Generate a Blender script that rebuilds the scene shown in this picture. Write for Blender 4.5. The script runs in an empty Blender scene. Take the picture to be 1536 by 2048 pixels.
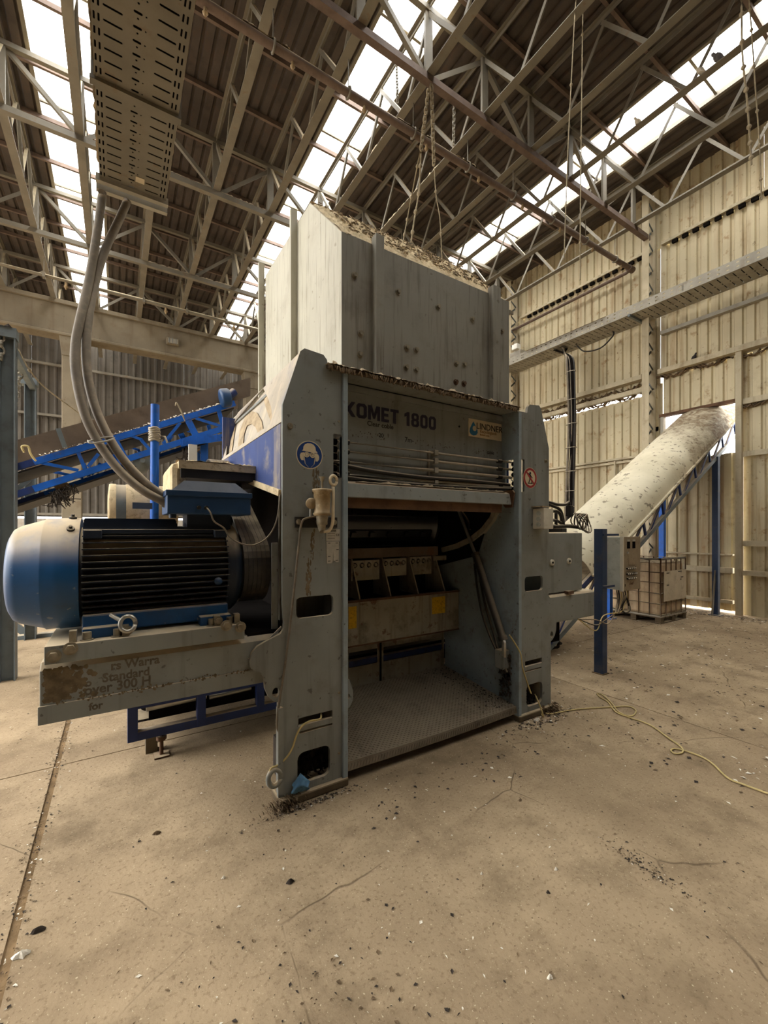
import bpy, math, random
from mathutils import Vector, Matrix, noise
random.seed(7)
S = bpy.context.scene
COL = S.collection
V = Vector

# ------------------------------------------------------------------ camera, light, exposure
EYE = V((0, 0, 1.7)); YAW = math.radians(32.33); FPX = 842.0; CU, CV = 768.0, 1060.0
cam_d = bpy.data.cameras.new('camera'); cam = bpy.data.objects.new('camera', cam_d); COL.objects.link(cam)
cam.location = EYE; cam.rotation_euler = (math.pi/2, 0, -YAW)
cam_d.sensor_fit = 'HORIZONTAL'; cam_d.sensor_width = 36.0; cam_d.lens = FPX/1536*36
cam_d.shift_y = (CV-1024)/1536; cam_d.clip_start = 0.05; cam_d.clip_end = 200
S.camera = cam
W = bpy.data.worlds.new('overcast_sky'); S.world = W; W.use_nodes = True
wb = W.node_tree.nodes['Background']
wb.inputs[0].default_value = (1.0, 0.985, 0.955, 1)
# overcast sky: three times brighter overhead than at the horizon, dull ground below
_n = W.node_tree.nodes; _l = W.node_tree.links
_tc = _n.new('ShaderNodeTexCoord'); _sp = _n.new('ShaderNodeSeparateXYZ'); _mr = _n.new('ShaderNodeMapRange'); _gr = _n.new('ShaderNodeMapRange'); _mu = _n.new('ShaderNodeMath'); _mu.operation = 'MULTIPLY'
_l.new(_tc.outputs['Generated'], _sp.inputs[0]); _l.new(_sp.outputs[2], _mr.inputs[0]); _l.new(_sp.outputs[2], _gr.inputs[0])
_mr.inputs[1].default_value = 0; _mr.inputs[2].default_value = 1; _mr.inputs[3].default_value = .62; _mr.inputs[4].default_value = 1.86
_gr.inputs[1].default_value = -.05; _gr.inputs[2].default_value = 0; _gr.inputs[3].default_value = .55; _gr.inputs[4].default_value = 1
_l.new(_mr.outputs[0], _mu.inputs[0]); _l.new(_gr.outputs[0], _mu.inputs[1]); _l.new(_mu.outputs[0], wb.inputs[1])
S.view_settings.view_transform = 'Standard'; S.view_settings.look = 'None'
S.view_settings.gamma = 1.0; S.view_settings.use_curve_mapping = False
S.view_settings.exposure = 3.3
try:
    S.cycles.use_denoising = True
    S.cycles.max_bounces = 7; S.cycles.diffuse_bounces = 5; S.cycles.transparent_max_bounces = 12
    S.cycles.sample_clamp_indirect = 6.0
    S.cycles.caustics_reflective = False; S.cycles.caustics_refractive = False
except Exception: pass

# a point of the place seen at pixel (u,v), on the plane X=, Y= or Z=
_F = V((math.sin(YAW), math.cos(YAW), 0)); _R = V((math.cos(YAW), -math.sin(YAW), 0))
def at(u, v, X=None, Y=None, Z=None):
    r = _F + _R*((u-CU)/FPX) + V((0, 0, -(v-CV)/FPX))
    t = X/r.x if X is not None else (Y/r.y if Y is not None else (Z-EYE.z)/r.z)
    return EYE + r*t

# ------------------------------------------------------------------ materials
def srgb(r, g, b):
    f = lambda c: c/12.92 if c <= .04045 else ((c+.055)/1.055)**2.4
    return (f(r/255), f(g/255), f(b/255), 1)
DUST = srgb(205, 184, 150)
MATS = {}
class NT:
    def __init__(s, name):
        s.m = bpy.data.materials.new(name); s.m.use_nodes = True; s.t = s.m.node_tree
        s.b = s.t.nodes['Principled BSDF']; MATS[name] = s.m
        s.pos = s.t.nodes.new('ShaderNodeNewGeometry')
    def n(s, typ, **k):
        x = s.t.nodes.new(typ)
        for a, b in k.items(): setattr(x, a, b)
        return x
    def l(s, a, b): s.t.links.new(a, b)
    def noise(s, scale, detail=4, rough=.55, stretch=(1, 1, 1), src=None, dist=0):
        mp = s.n('ShaderNodeMapping'); mp.inputs['Scale'].default_value = stretch
        s.l(src or s.pos.outputs['Position'], mp.inputs[0])
        x = s.n('ShaderNodeTexNoise'); x.inputs['Scale'].default_value = scale
        x.inputs['Detail'].default_value = detail; x.inputs['Roughness'].default_value = rough
        x.inputs['Distortion'].default_value = dist
        s.l(mp.outputs[0], x.inputs['Vector']); return x.outputs[0]
    def ramp(s, a, lo, hi, v0=0., v1=1.):
        x = s.n('ShaderNodeMapRange'); x.interpolation_type = 'SMOOTHSTEP'
        x.inputs[1].default_value = lo; x.inputs[2].default_value = hi
        x.inputs[3].default_value = v0; x.inputs[4].default_value = v1
        s.l(a, x.inputs[0]); return x.outputs[0]
    def math(s, op, a, b=None):
        x = s.n('ShaderNodeMath', operation=op)
        for i, q in enumerate((a, b)):
            if q is None: continue
            if isinstance(q, (int, float)): x.inputs[i].default_value = q
            else: s.l(q, x.inputs[i])
        return x.outputs[0]
    def mix(s, fac, a, b):
        x = s.n('ShaderNodeMix', data_type='RGBA')
        for i, q in ((0, fac), (6, a), (7, b)):
            if isinstance(q, (int, float)): x.inputs[i].default_value = q
            elif isinstance(q, tuple): x.inputs[i].default_value = q
            else: s.l(q, x.inputs[i])
        return x.outputs[2]
    def bump(s, h, strength=.3, dist=.01):
        x = s.n('ShaderNodeBump'); x.inputs['Strength'].default_value = strength; x.inputs['Distance'].default_value = dist
        s.l(h, x.inputs['Height']); s.l(x.outputs[0], s.b.inputs['Normal'])

def mat(name, col, rough=.6, metal=0., var=.18, vs=3., grime=None, streak=None, spots=None, rust=None, dust=.0, dustcol=None, bump=.0, bs=60., spec=.35):
    """dirty paint: col, broad variation, streaks running down, blotches, specks, rust, settled dust on faces looking up"""
    s = NT(name); s.b.inputs['Metallic'].default_value = metal; s.b.inputs['Roughness'].default_value = rough
    s.b.inputs['Specular IOR Level'].default_value = spec
    dark = tuple(c*(1-var) for c in col[:3])+(1,); lite = tuple(min(1, c*(1+var)) for c in col[:3])+(1,)
    c = s.mix(s.ramp(s.noise(vs), .3, .7), dark, lite)
    if grime:   # (colour, amount, scale)
        c = s.mix(s.math('MULTIPLY', s.ramp(s.noise(grime[2], 6, .65), .5, .72), grime[1]), c, grime[0])
    if streak:
        c = s.mix(s.math('MULTIPLY', s.ramp(s.noise(streak[2], 5, .6, (1, 1, .06)), .5, .7), streak[1]), c, streak[0])
    if rust:
        c = s.mix(s.math('MULTIPLY', s.ramp(s.noise(rust[2], 8, .7), .58, .66), rust[1]), c, rust[0])
    if spots:
        c = s.mix(s.math('MULTIPLY', s.ramp(s.noise(spots[2], 2, .5), .68, .74), spots[1]), c, spots[0])
    if dust:
        sp = s.n('ShaderNodeSeparateXYZ'); s.l(s.pos.outputs['Normal'], sp.inputs[0])
        up = s.ramp(sp.outputs[2], .15, .8)
        d = s.math('MULTIPLY', up, s.ramp(s.noise(9, 5, .6), .2, .6, .45, 1.)); d = s.math('MULTIPLY', d, dust)
        c = s.mix(d, c, dustcol or DUST)
        s.l(s.math('MAXIMUM', s.math('MULTIPLY', d, .95), rough), s.b.inputs['Roughness'])
    s.l(c, s.b.inputs['Base Color'])
    if bump: s.bump(s.noise(bs, 4, .6), bump, .004)
    return s.m

GR = srgb(62, 50, 38); RU = srgb(96, 58, 36); BK = srgb(30, 28, 26)
mat('grey_paint', srgb(128, 130, 125), .5, var=.08, vs=2.5, grime=(srgb(104, 98, 86), .45, 4), streak=(srgb(78, 70, 60), .35, 11), spots=(srgb(62, 52, 42), .6, 26), dust=.9)
mat('grey_paint_worn', srgb(150, 143, 124), .6, var=.12, vs=3, grime=(srgb(88, 76, 60), .7, 5), streak=(srgb(96, 78, 56), .6, 16), rust=(RU, .8, 9), dust=.9, bump=.2)
mat('wall_steel', srgb(184, 172, 144), .65, var=.1, vs=2, grime=(srgb(140, 120, 90), .5, 4), streak=(srgb(120, 98, 70), .4, 8), dust=.8)
mat('hopper_shaded_grimy', srgb(138, 134, 122), .6, var=.06, vs=2, grime=(srgb(100, 90, 74), .4, 3), streak=(srgb(88, 76, 60), .55, 28), spots=(srgb(90, 76, 58), .5, 14), dust=.9)  # same hopper paint with the front's shade in the colour, plus brown grime
mat('hopper_grey', srgb(182, 178, 160), .5, var=.06, vs=2, grime=(srgb(140, 128, 106), .3, 3), streak=(srgb(120, 108, 88), .55, 28), spots=(srgb(120, 104, 80), .5, 14), dust=.9)  # same grey paint as the legs, lightened to carry the light on the hopper
mat('pale_blue_grey', srgb(136, 148, 152), .55, var=.1, vs=4, grime=(srgb(110, 100, 90), .5, 7), spots=(srgb(70, 60, 52), .7, 34), rust=(RU, .5, 8), dust=.6)
mat('motor_blue', srgb(20, 72, 118), .42, var=.15, vs=3, grime=(srgb(32, 52, 74), .5, 5), spots=(srgb(150, 150, 140), .35, 30), dust=.95)
mat('motor_dark', srgb(22, 33, 48), .5, var=.2, vs=4, dust=.85)
mat('fin_dark', srgb(16, 22, 34), .55, var=.2, vs=4, dust=.9)
mat('box_blue', srgb(36, 66, 104), .45, var=.12, vs=6, dust=.75, dustcol=srgb(150, 150, 148))
mat('conveyor_blue', srgb(22, 92, 186), .5, var=.12, vs=5, grime=(srgb(40, 70, 120), .5, 7), rust=(srgb(90, 84, 76), .5, 9), dust=.8)
mat('dark_blue', srgb(34, 52, 104), .5, var=.15, vs=5, grime=(srgb(48, 50, 60), .6, 6), dust=.85)
mat('navy_post', srgb(46, 62, 90), .55, var=.12, vs=4, grime=(srgb(90, 84, 76), .4, 7), dust=.7)
mat('cover_blue', srgb(46, 64, 116), .55, var=.12, vs=3, grime=(srgb(150, 140, 122), .75, 5), streak=(srgb(160, 146, 122), .6, 9), dust=.95, dustcol=srgb(196, 180, 152))
mat('cover_dusty', srgb(176, 166, 150), .8, var=.12, vs=4, grime=(srgb(120, 124, 140), .5, 5), streak=(srgb(206, 190, 160), .5, 12), spots=(srgb(100, 84, 66), .5, 20), dust=.7, dustcol=srgb(200, 184, 156))
mat('girder_steel', srgb(112, 106, 93), .6, var=.12, vs=3, grime=(srgb(106, 96, 78), .6, 4), rust=(srgb(110, 88, 62), .5, 6), dust=.95, dustcol=srgb(222, 204, 166))
mat('grey_steel', srgb(104, 112, 114), .5, var=.12, vs=4, grime=(srgb(80, 78, 72), .6, 6), dust=.7)
mat('galvanised', srgb(158, 152, 138), .55, .25, var=.12, vs=4, grime=(srgb(116, 106, 90), .6, 5), dust=.9)
mat('roof_steel', srgb(70, 62, 56), .75, var=.16, vs=2, grime=(srgb(46, 40, 36), .6, 3), streak=(srgb(84, 64, 50), .4, 6))
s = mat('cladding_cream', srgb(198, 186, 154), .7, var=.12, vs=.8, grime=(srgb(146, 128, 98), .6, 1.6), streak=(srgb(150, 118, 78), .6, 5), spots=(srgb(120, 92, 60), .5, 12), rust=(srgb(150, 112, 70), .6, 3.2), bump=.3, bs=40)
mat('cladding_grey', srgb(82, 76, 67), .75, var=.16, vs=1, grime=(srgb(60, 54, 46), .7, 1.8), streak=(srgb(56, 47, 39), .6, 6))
mat('skirt_brown', srgb(98, 84, 70), .8, var=.2, vs=3, grime=(srgb(72, 58, 46), .7, 4), rust=(srgb(112, 76, 48), .6, 3), dust=.6)
mat('cladding_dark', srgb(84, 76, 66), .8, var=.2, vs=1, streak=(srgb(60, 50, 42), .6, 6))
mat('concrete_old', srgb(114, 104, 86), .9, var=.14, vs=1.2, grime=(srgb(98, 84, 64), .6, 2.2), streak=(srgb(88, 74, 56), .5, 4), spots=(srgb(88, 72, 54), .5, 8), dust=.6, bump=.4, bs=30)
mat('plinth_white', srgb(160, 154, 142), .9, var=.14, vs=1.5, grime=(srgb(110, 92, 78), .7, 2), streak=(srgb(120, 92, 80), .7, 3))
mat('black_rubber', srgb(40, 37, 34), .6, var=.2, vs=6, dust=.6)
mat('belt_rubber', srgb(52, 49, 45), .5, var=.2, vs=12, grime=(srgb(120, 108, 92), .4, 9), dust=.5)
mat('hose_grey', srgb(112, 102, 88), .65, var=.15, vs=12, grime=(srgb(150, 136, 112), .5, 20), dust=.9)
mat('black_gloss', srgb(20, 20, 21), .22, .3, var=.2, vs=8, grime=(srgb(60, 54, 48), .5, 14), spec=.6)
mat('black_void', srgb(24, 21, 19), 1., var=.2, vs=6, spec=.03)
mat('joint_dirt', srgb(128, 106, 78), 1., var=.25, vs=9, spots=(srgb(70, 56, 42), .8, 60), bump=.8, bs=60, spec=.05)
mat('rust_brown', srgb(94, 68, 48), .85, var=.25, vs=7, grime=(srgb(70, 48, 34), .7, 9), dust=.6, bump=.5)
mat('pipe_rust', srgb(104, 88, 78), .75, var=.15, vs=5, grime=(srgb(84, 68, 58), .6, 7), dust=.9, dustcol=srgb(190, 170, 138), bump=.3)
mat('bolt_steel', srgb(138, 128, 108), .45, .4, var=.2, vs=30, dust=.6)
mat('bright_steel', srgb(170, 168, 160), .35, .8, var=.1, vs=20, dust=.4)
mat('brass_dirty', srgb(140, 118, 84), .6, .1, var=.2, vs=20, grime=(srgb(190, 172, 138), .7, 22), dust=.8)
mat('cream_plastic', srgb(206, 200, 182), .55, var=.06, vs=10, grime=(srgb(170, 160, 138), .4, 12), dust=.6)
mat('cream_plain', srgb(214, 203, 172), .75)
s = NT('cream_cover'); s.b.inputs['Roughness'].default_value = .75; sp = s.n('ShaderNodeSeparateXYZ'); s.l(s.pos.outputs['Position'], sp.inputs[0])
c = s.mix(s.ramp(s.noise(2), .3, .7), srgb(204, 194, 164), srgb(220, 210, 182)); c = s.mix(s.math('MULTIPLY', s.ramp(s.noise(1.5, 6, .65), .5, .72), .45), c, srgb(174, 154, 120))
c = s.mix(s.math('MULTIPLY', s.ramp(s.noise(9, 3, .6, (1, 1, 1.6)), .6, .65), .75), c, srgb(108, 92, 72))
dm = s.ramp(s.math('ADD', sp.outputs[0], s.math('MULTIPLY', s.noise(1.6, 6, .7), 3.2)), 10.4, 11.5)   # dust settled on the upper end
dm = s.math('MULTIPLY', dm, s.ramp(s.noise(5, 6, .7, (.6, .6, 1.5), None, 2.), .36, .6, .25, 1.)); c = s.mix(dm, c, srgb(140, 116, 86)); c = s.mix(s.math('MULTIPLY', dm, s.ramp(s.noise(11, 5, .7), .52, .66)), c, srgb(102, 82, 60))
s.l(c, s.b.inputs['Base Color']); s.bump(s.math('MULTIPLY', dm, s.noise(14, 6, .7)), .8, .05)
mat('ibc_plastic', srgb(186, 162, 128), .6, var=.12, vs=4, grime=(srgb(132, 100, 70), .7, 5), streak=(srgb(140, 110, 78), .5, 12), dust=.6)
mat('ibc_label', srgb(190, 176, 150), .7, var=.08, vs=5, grime=(srgb(140, 124, 100), .6, 7))
mat('wood_pallet', srgb(92, 78, 58), .9, var=.2, vs=8, dust=.7)
mat('control_front', srgb(146, 130, 106), .7, var=.08, vs=9, grime=(srgb(110, 92, 70), .6, 16))
mat('control_side', srgb(182, 184, 172), .55, var=.06, vs=9, grime=(srgb(140, 136, 120), .5, 14))
mat('white_panel', srgb(230, 228, 218), .6, var=.04, vs=6)
mat('sign_blue', srgb(28, 58, 116), .45, var=.06, vs=10); mat('sign_cream', srgb(206, 190, 158), .55, var=.06, vs=20)
mat('sign_red', srgb(150, 40, 44), .5, var=.08, vs=10); mat('ink_dark', srgb(44, 42, 62), .6, var=.1, vs=20)
mat('ink_black', srgb(34, 32, 30), .6, var=.1, vs=20); mat('ink_faded', srgb(92, 84, 70), .8, var=.25, vs=30)
mat('ink_brown', srgb(150, 112, 66), .7, var=.1, vs=20); mat('logo_blue', srgb(40, 106, 150), .5, var=.1, vs=20)
mat('sticker_yellow', srgb(214, 168, 22), .6, var=.12, vs=20, grime=(srgb(120, 88, 20), .8, 60))
mat('plate_silver', srgb(176, 170, 156), .5, .2, var=.08, vs=30)
mat('cord_cream', srgb(196, 176, 120), .7, var=.1, vs=20); mat('rope_dusty', srgb(150, 136, 110), .9, var=.2, vs=20)
mat('chain_steel', srgb(150, 144, 130), .5, .3, var=.2, vs=20, dust=.6)
mat('rust_stain', srgb(104, 90, 68), .9, var=.3, vs=30)
mat('dust_grey', srgb(170, 152, 124), 1., var=.18, vs=9, grime=(srgb(104, 84, 62), .8, 16), bump=.9, bs=90)
mat('dust_pale', srgb(214, 194, 156), 1., var=.12, vs=9, grime=(srgb(150, 124, 92), .8, 22), bump=.9, bs=90)
mat('scrap_dark', srgb(52, 44, 37), .9, var=.35, vs=25); mat('scrap_brown', srgb(112, 92, 68), .95, var=.3, vs=25)
mat('scrap_white', srgb(226, 218, 200), .8, var=.1, vs=25); mat('glove_blue', srgb(88, 128, 160), .8, var=.2, vs=25)
mat('feather_grey', srgb(96, 92, 92), .8, var=.3, vs=20); mat('feather_dark', srgb(46, 42, 42), .8, var=.3, vs=20); mat('feather_white', srgb(206, 196, 176), .8, var=.15, vs=20)
mat('red_box', srgb(206, 70, 56), .6); mat('tread_plate', srgb(128, 116, 98), .5, .2, var=.12, vs=5, grime=(srgb(76, 62, 50), .8, 4), dust=.35, dustcol=srgb(160, 144, 118))
mat('lamp_white', srgb(226, 224, 214), .5)
# floor: dusty concrete with cracks, damp patches and grit
s = NT('concrete_floor'); s.b.inputs['Roughness'].default_value = .9; s.b.inputs['Specular IOR Level'].default_value = .2
c = s.mix(s.ramp(s.noise(.55, 5, .6), .32, .68), srgb(146, 126, 99), srgb(182, 160, 128))
c = s.mix(s.math('MULTIPLY', s.ramp(s.noise(2.3, 6, .7), .42, .75), .75), c, srgb(112, 95, 72))
c = s.mix(s.math('MULTIPLY', s.ramp(s.noise(48, 3, .6), .52, .7), .55), c, srgb(118, 98, 72))
c = s.mix(s.math('MULTIPLY', s.ramp(s.noise(95, 2, .5), .66, .72), .6), c, srgb(222, 206, 172))
c = s.mix(s.math('MULTIPLY', s.ramp(s.noise(70, 2, .5, (1, 1.1, 1)), .68, .73), .7), c, srgb(86, 68, 50))
vo = s.n('ShaderNodeTexVoronoi', feature='DISTANCE_TO_EDGE'); vo.inputs['Scale'].default_value = .42
wn = s.n('ShaderNodeMix', data_type='VECTOR'); wn.inputs[0].default_value = .12
nz = s.n('ShaderNodeTexNoise'); nz.inputs['Scale'].default_value = 2.5; s.l(s.pos.outputs['Position'], nz.inputs['Vector'])
s.l(s.pos.outputs['Position'], wn.inputs[4]); s.l(nz.outputs['Color'], wn.inputs[5]); s.l(wn.outputs[1], vo.inputs['Vector'])
cr = s.math('MULTIPLY', s.ramp(vo.outputs['Distance'], .0, .0022, 1., 0.), s.ramp(s.noise(1.7), .44, .6))
c = s.mix(s.math('MULTIPLY', cr, .7), c, srgb(88, 72, 54)); s.l(c, s.b.inputs['Base Color'])
s.bump(s.math('ADD', s.noise(55, 6, .7), s.math('MULTIPLY', cr, -.8)), .5, .006)
# rooflight sheet: milky plastic that lets most daylight straight through
s = NT('rooflight'); tr = s.n('ShaderNodeBsdfTransparent'); tl = s.n('ShaderNodeBsdfTranslucent'); mx = s.n('ShaderNodeMixShader')
tl.inputs[0].default_value = (.9, .9, .88, 1); mx.inputs[0].default_value = .15
s.l(tr.outputs[0], mx.inputs[1]); s.l(tl.outputs[0], mx.inputs[2])
s.l(mx.outputs[0], s.t.nodes['Material Output'].inputs['Surface'])
# ------------------------------------------------------------------ geometry helpers
def frame(d, up=None):
    d = V(d).normalized(); up = V(up) if up else V((0, 0, 1))
    if abs(d.dot(up)) > .98: up = V((0, 1, 0)) if abs(d.y) < .9 else V((1, 0, 0))
    x = d.cross(up).normalized(); y = x.cross(d).normalized(); return x, y, d

class MB:
    """collects shapes, then links them as ONE mesh object"""
    def __init__(s): s.v = []; s.f = []; s.sm = []
    def add(s, vs, fs, smooth=False):
        o = len(s.v); s.v += [tuple(p) for p in vs]; s.f += [tuple(i+o for i in f) for f in fs]; s.sm += [smooth]*len(fs); return s
    def box(s, x0, y0, z0, x1, y1, z1):
        x0, x1 = min(x0, x1), max(x0, x1); y0, y1 = min(y0, y1), max(y0, y1); z0, z1 = min(z0, z1), max(z0, z1)
        return s.add([(x0,y0,z0),(x1,y0,z0),(x1,y1,z0),(x0,y1,z0),(x0,y0,z1),(x1,y0,z1),(x1,y1,z1),(x0,y1,z1)],
                     [(0,3,2,1),(4,5,6,7),(0,1,5,4),(1,2,6,5),(2,3,7,6),(3,0,4,7)])
    def sweep(s, p, q, sec, up=None, smooth=False):
        """straight bar from p to q with a closed section [(side, up), ...]"""
        p, q = V(p), V(q); x, y, d = frame(q-p, up); n = len(sec)
        a = [p+x*u+y*w for u, w in sec]; b = [q+x*u+y*w for u, w in sec]
        return s.add(a+b, [(i, (i+1) % n, n+(i+1) % n, n+i) for i in range(n)], smooth).add(a+b, [tuple(range(n-1, -1, -1)), tuple(range(n, 2*n))])
    def bar(s, p, q, w, h=None, up=None):
        h = h or w; return s.sweep(p, q, [(-w/2,-h/2),(w/2,-h/2),(w/2,h/2),(-w/2,h/2)], up)
    def angle(s, p, q, w, t=.008, up=None):
        return s.sweep(p, q, [(0,0),(w,0),(w,t),(t,t),(t,w),(0,w)], up)
    def tee(s, p, q, w, h, t=.012, up=None):
        return s.sweep(p, q, [(-w/2,0),(w/2,0),(w/2,t),(t/2,t),(t/2,h),(-t/2,h),(-t/2,t),(-w/2,t)], up)
    def cyl(s, p, q, r, n=16, r2=None, cap=True):
        p, q = V(p), V(q); r2 = r if r2 is None else r2; x, y, d = frame(q-p)
        cs = [(math.cos(2*math.pi*i/n), math.sin(2*math.pi*i/n)) for i in range(n)]
        a = [p+x*(r*c)+y*(r*k) for c, k in cs]; b = [q+x*(r2*c)+y*(r2*k) for c, k in cs]
        s.add(a+b, [(i, (i+1) % n, n+(i+1) % n, n+i) for i in range(n)], True)
        if cap: s.add(a+b, [tuple(range(n-1, -1, -1)), tuple(range(n, 2*n))])
        return s
    def lathe(s, p, d, prof, n=32, up=None):
        """prof = [(along d, radius), ...]"""
        p = V(p); x, y, d = frame(d, up); vs = []; m = len(prof)
        for a, r in prof:
            for i in range(n):
                t = 2*math.pi*i/n; vs.append(p+d*a+x*(r*math.cos(t))+y*(r*math.sin(t)))
        fs = [(j*n+i, j*n+(i+1) % n, (j+1)*n+(i+1) % n, (j+1)*n+i) for j in range(m-1) for i in range(n)]
        s.add(vs, fs, True)
        return s.add(vs, [tuple(range(n-1, -1, -1)), tuple(range((m-1)*n, m*n))])
    def tube(s, pts, r, n=8, closed=False):
        pts = [V(p) for p in pts]; m = len(pts); vs = []; prev = None
        rr = r if isinstance(r, (list, tuple)) else [r]*m
        for i, p in enumerate(pts):
            if closed: d = pts[(i+1) % m]-pts[i-1]
            else: d = pts[min(i+1, m-1)]-pts[max(i-1, 0)]
            d = d.normalized()
            if prev is None: x, y, _ = frame(d)
            else:
                x = prev-d*prev.dot(d)
                x = x.normalized() if x.length > 1e-6 else frame(d)[0]
                y = d.cross(x)
            prev = x
            vs += [p+x*(rr[i]*math.cos(2*math.pi*k/n))+y*(rr[i]*math.sin(2*math.pi*k/n)) for k in range(n)]
        fs = [(j*n+i, j*n+(i+1) % n, ((j+1) % m)*n+(i+1) % n, ((j+1) % m)*n+i) for j in range(m if closed else m-1) for i in range(n)]
        s.add(vs, fs, True)
        if not closed: s.add(vs, [tuple(range(n-1, -1, -1)), tuple(range((m-1)*n, m*n))])
        return s
    def prism(s, poly, o, u, w, d):
        """poly [(a,b)] in the plane o + a*u + b*w, pushed along d"""
        o, u, w, d = V(o), V(u), V(w), V(d); n = len(poly)
        a = [o+u*p[0]+w*p[1] for p in poly]; b = [p+d for p in a]
        return s.add(a+b, [tuple(range(n-1, -1, -1)), tuple(range(n, 2*n))]+[(i, (i+1) % n, n+(i+1) % n, n+i) for i in range(n)])
    def grid(s, fn, nu, nv, smooth=True):
        vs = [fn(i/nu, j/nv) for j in range(nv+1) for i in range(nu+1)]
        return s.add(vs, [(j*(nu+1)+i, j*(nu+1)+i+1, (j+1)*(nu+1)+i+1, (j+1)*(nu+1)+i) for j in range(nv) for i in range(nu)], smooth)
    def heap(s, x0, y0, x1, y1, zf, h, sc=14, n=24, m=6):
        """a crust of settled dust lying over a rectangle; zf = height or function of (x,y)"""
        z = zf if callable(zf) else (lambda x, y: zf)
        def f(a, b):
            x = x0+(x1-x0)*a; y = y0+(y1-y0)*b; e = min(1, 6*min(a, 1-a)*max(1, (x1-x0)/max(.05, y1-y0)))*min(1, 5*min(b, 1-b))
            k = noise.noise(V((x*sc, y*sc, h*50)))*.5+.5+.5*noise.noise(V((x*sc*2.7, y*sc*2.7, 3)))
            return (x+.01*noise.noise(V((x*30, y*30, 9))), y+.012*noise.noise(V((x*30, y*30, 5))), z(x, y)+h*max(.05, k)*(.25+.75*e)-.004)
        s.grid(f, n, m, False)
        return s
    def link(s, c, d, up, L, r, t):
        x, y, d = frame(d, up); pts = []
        for i in range(10):
            a = 2*math.pi*i/10; pts.append(V(c)+d*((L/2)*math.sin(a))+x*(r*math.cos(a)))
        return s.tube(pts, t, 5, True)
    def mesh(s, name):
        me = bpy.data.meshes.new(name); me.from_pydata(s.v, [], s.f)
        me.polygons.foreach_set('use_smooth', s.sm); me.update(); return me
    def obj(s, name, m, parent=None, bevel=0, **props):
        return place(s.mesh(name), name, m, parent, bevel, **props)

def place(me, name, m, parent=None, bevel=0, **props):
    if not me.materials: me.materials.append(MATS[m])
    o = bpy.data.objects.new(name, me); COL.objects.link(o)
    if parent is not None:
        o.parent = parent
        if parent.type == 'EMPTY': o.location = -V(parent.location)
    if bevel:
        b = o.modifiers.new('b', 'BEVEL'); b.width = bevel; b.segments = 2; b.limit_method = 'ANGLE'; b.angle_limit = math.radians(50)
    for k, val in props.items(): o[k] = val
    return o
def thing(name, label, cat, loc=(0, 0, 0), group=None):
    o = bpy.data.objects.new(name, None); COL.objects.link(o); o.location = loc; o.empty_display_size = .2
    o['label'] = label; o['category'] = cat
    if group: o['group'] = group
    return o
def struct(name, loc=(0, 0, 0)):
    o = bpy.data.objects.new(name, None); COL.objects.link(o); o.location = loc; o['kind'] = 'structure'; return o
def inst(me, name, parent, loc=(0, 0, 0), rot=(0, 0, 0), scale=(1, 1, 1), m=None):
    """one more object on a shared mesh, at a world place, under its thing or part"""
    if m and not me.materials: me.materials.append(MATS[m])
    o = bpy.data.objects.new(name, me); COL.objects.link(o); o.parent = parent
    base = V(parent.location) if parent is not None and parent.type == 'EMPTY' else V((0, 0, 0))
    o.location = V(loc)-base; o.rotation_euler = rot; o.scale = scale; return o

def rrect(x0, y0, x1, y1, r=.02, n=4):
    p = []
    for cx, cy, a0 in ((x1-r, y1-r, 0), (x0+r, y1-r, 90), (x0+r, y0+r, 180), (x1-r, y0+r, 270)):
        for i in range(n+1):
            a = math.radians(a0+90*i/n); p.append((cx+r*math.cos(a), cy+r*math.sin(a)))
    return p
def circ(x, y, r, n=16, ry=None): return [(x+r*math.cos(2*math.pi*i/n), y+(ry or r)*math.sin(2*math.pi*i/n)) for i in range(n)]
def plate(outline, holes, t, o, u, w):
    """flat plate with holes; returns a mesh; local (a,b) -> o + a*u + b*w, thickness t along u x w (centred)"""
    c = bpy.data.curves.new('p', 'CURVE'); c.dimensions = '2D'; c.fill_mode = 'BOTH'; c.extrude = t/2
    for poly in [outline]+list(holes):
        sp = c.splines.new('POLY'); sp.points.add(len(poly)-1); sp.use_cyclic_u = True
        for i, p in enumerate(poly): sp.points[i].co = (p[0], p[1], 0, 1)
    return _curve_mesh(c, o, u, w)
def _curve_mesh(c, o, u, w):
    ob = bpy.data.objects.new('tmp', c); COL.objects.link(ob)
    dg = bpy.context.evaluated_depsgraph_get(); me = bpy.data.meshes.new_from_object(ob.evaluated_get(dg))
    bpy.data.objects.remove(ob); bpy.data.curves.remove(c)
    u, w, o = V(u), V(w), V(o); n = u.cross(w)
    me.transform(Matrix(((u.x, w.x, n.x, o.x), (u.y, w.y, n.y, o.y), (u.z, w.z, n.z, o.z), (0, 0, 0, 1))))
    me.materials.clear(); return me
def text(body, size, o, u=(1, 0, 0), w=(0, 0, 1), bold=0., shear=0., sx=1., align='LEFT', t=.0012, space=1.):
    c = bpy.data.curves.new('t', 'FONT'); c.body = body; c.size = size; c.offset = bold; c.shear = shear; c.extrude = t
    c.align_x = align; c.space_character = space; c.resolution_u = 3
    return _curve_mesh(c, o, V(u)*sx, w)
def bez(pts, n=10):
    """smooth line through points (Catmull-Rom)"""
    P = [V(p) for p in pts]; P = [P[0]*2-P[1]]+P+[P[-1]*2-P[-2]]; out = []
    for i in range(1, len(P)-2):
        for k in range(n):
            t = k/n; a, b, c, d = P[i-1:i+3]
            out.append(.5*((2*b)+(c-a)*t+(2*a-5*b+4*c-d)*t*t+(3*b-a-3*c+d)*t**3))
    return out+[P[-2]]
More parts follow.
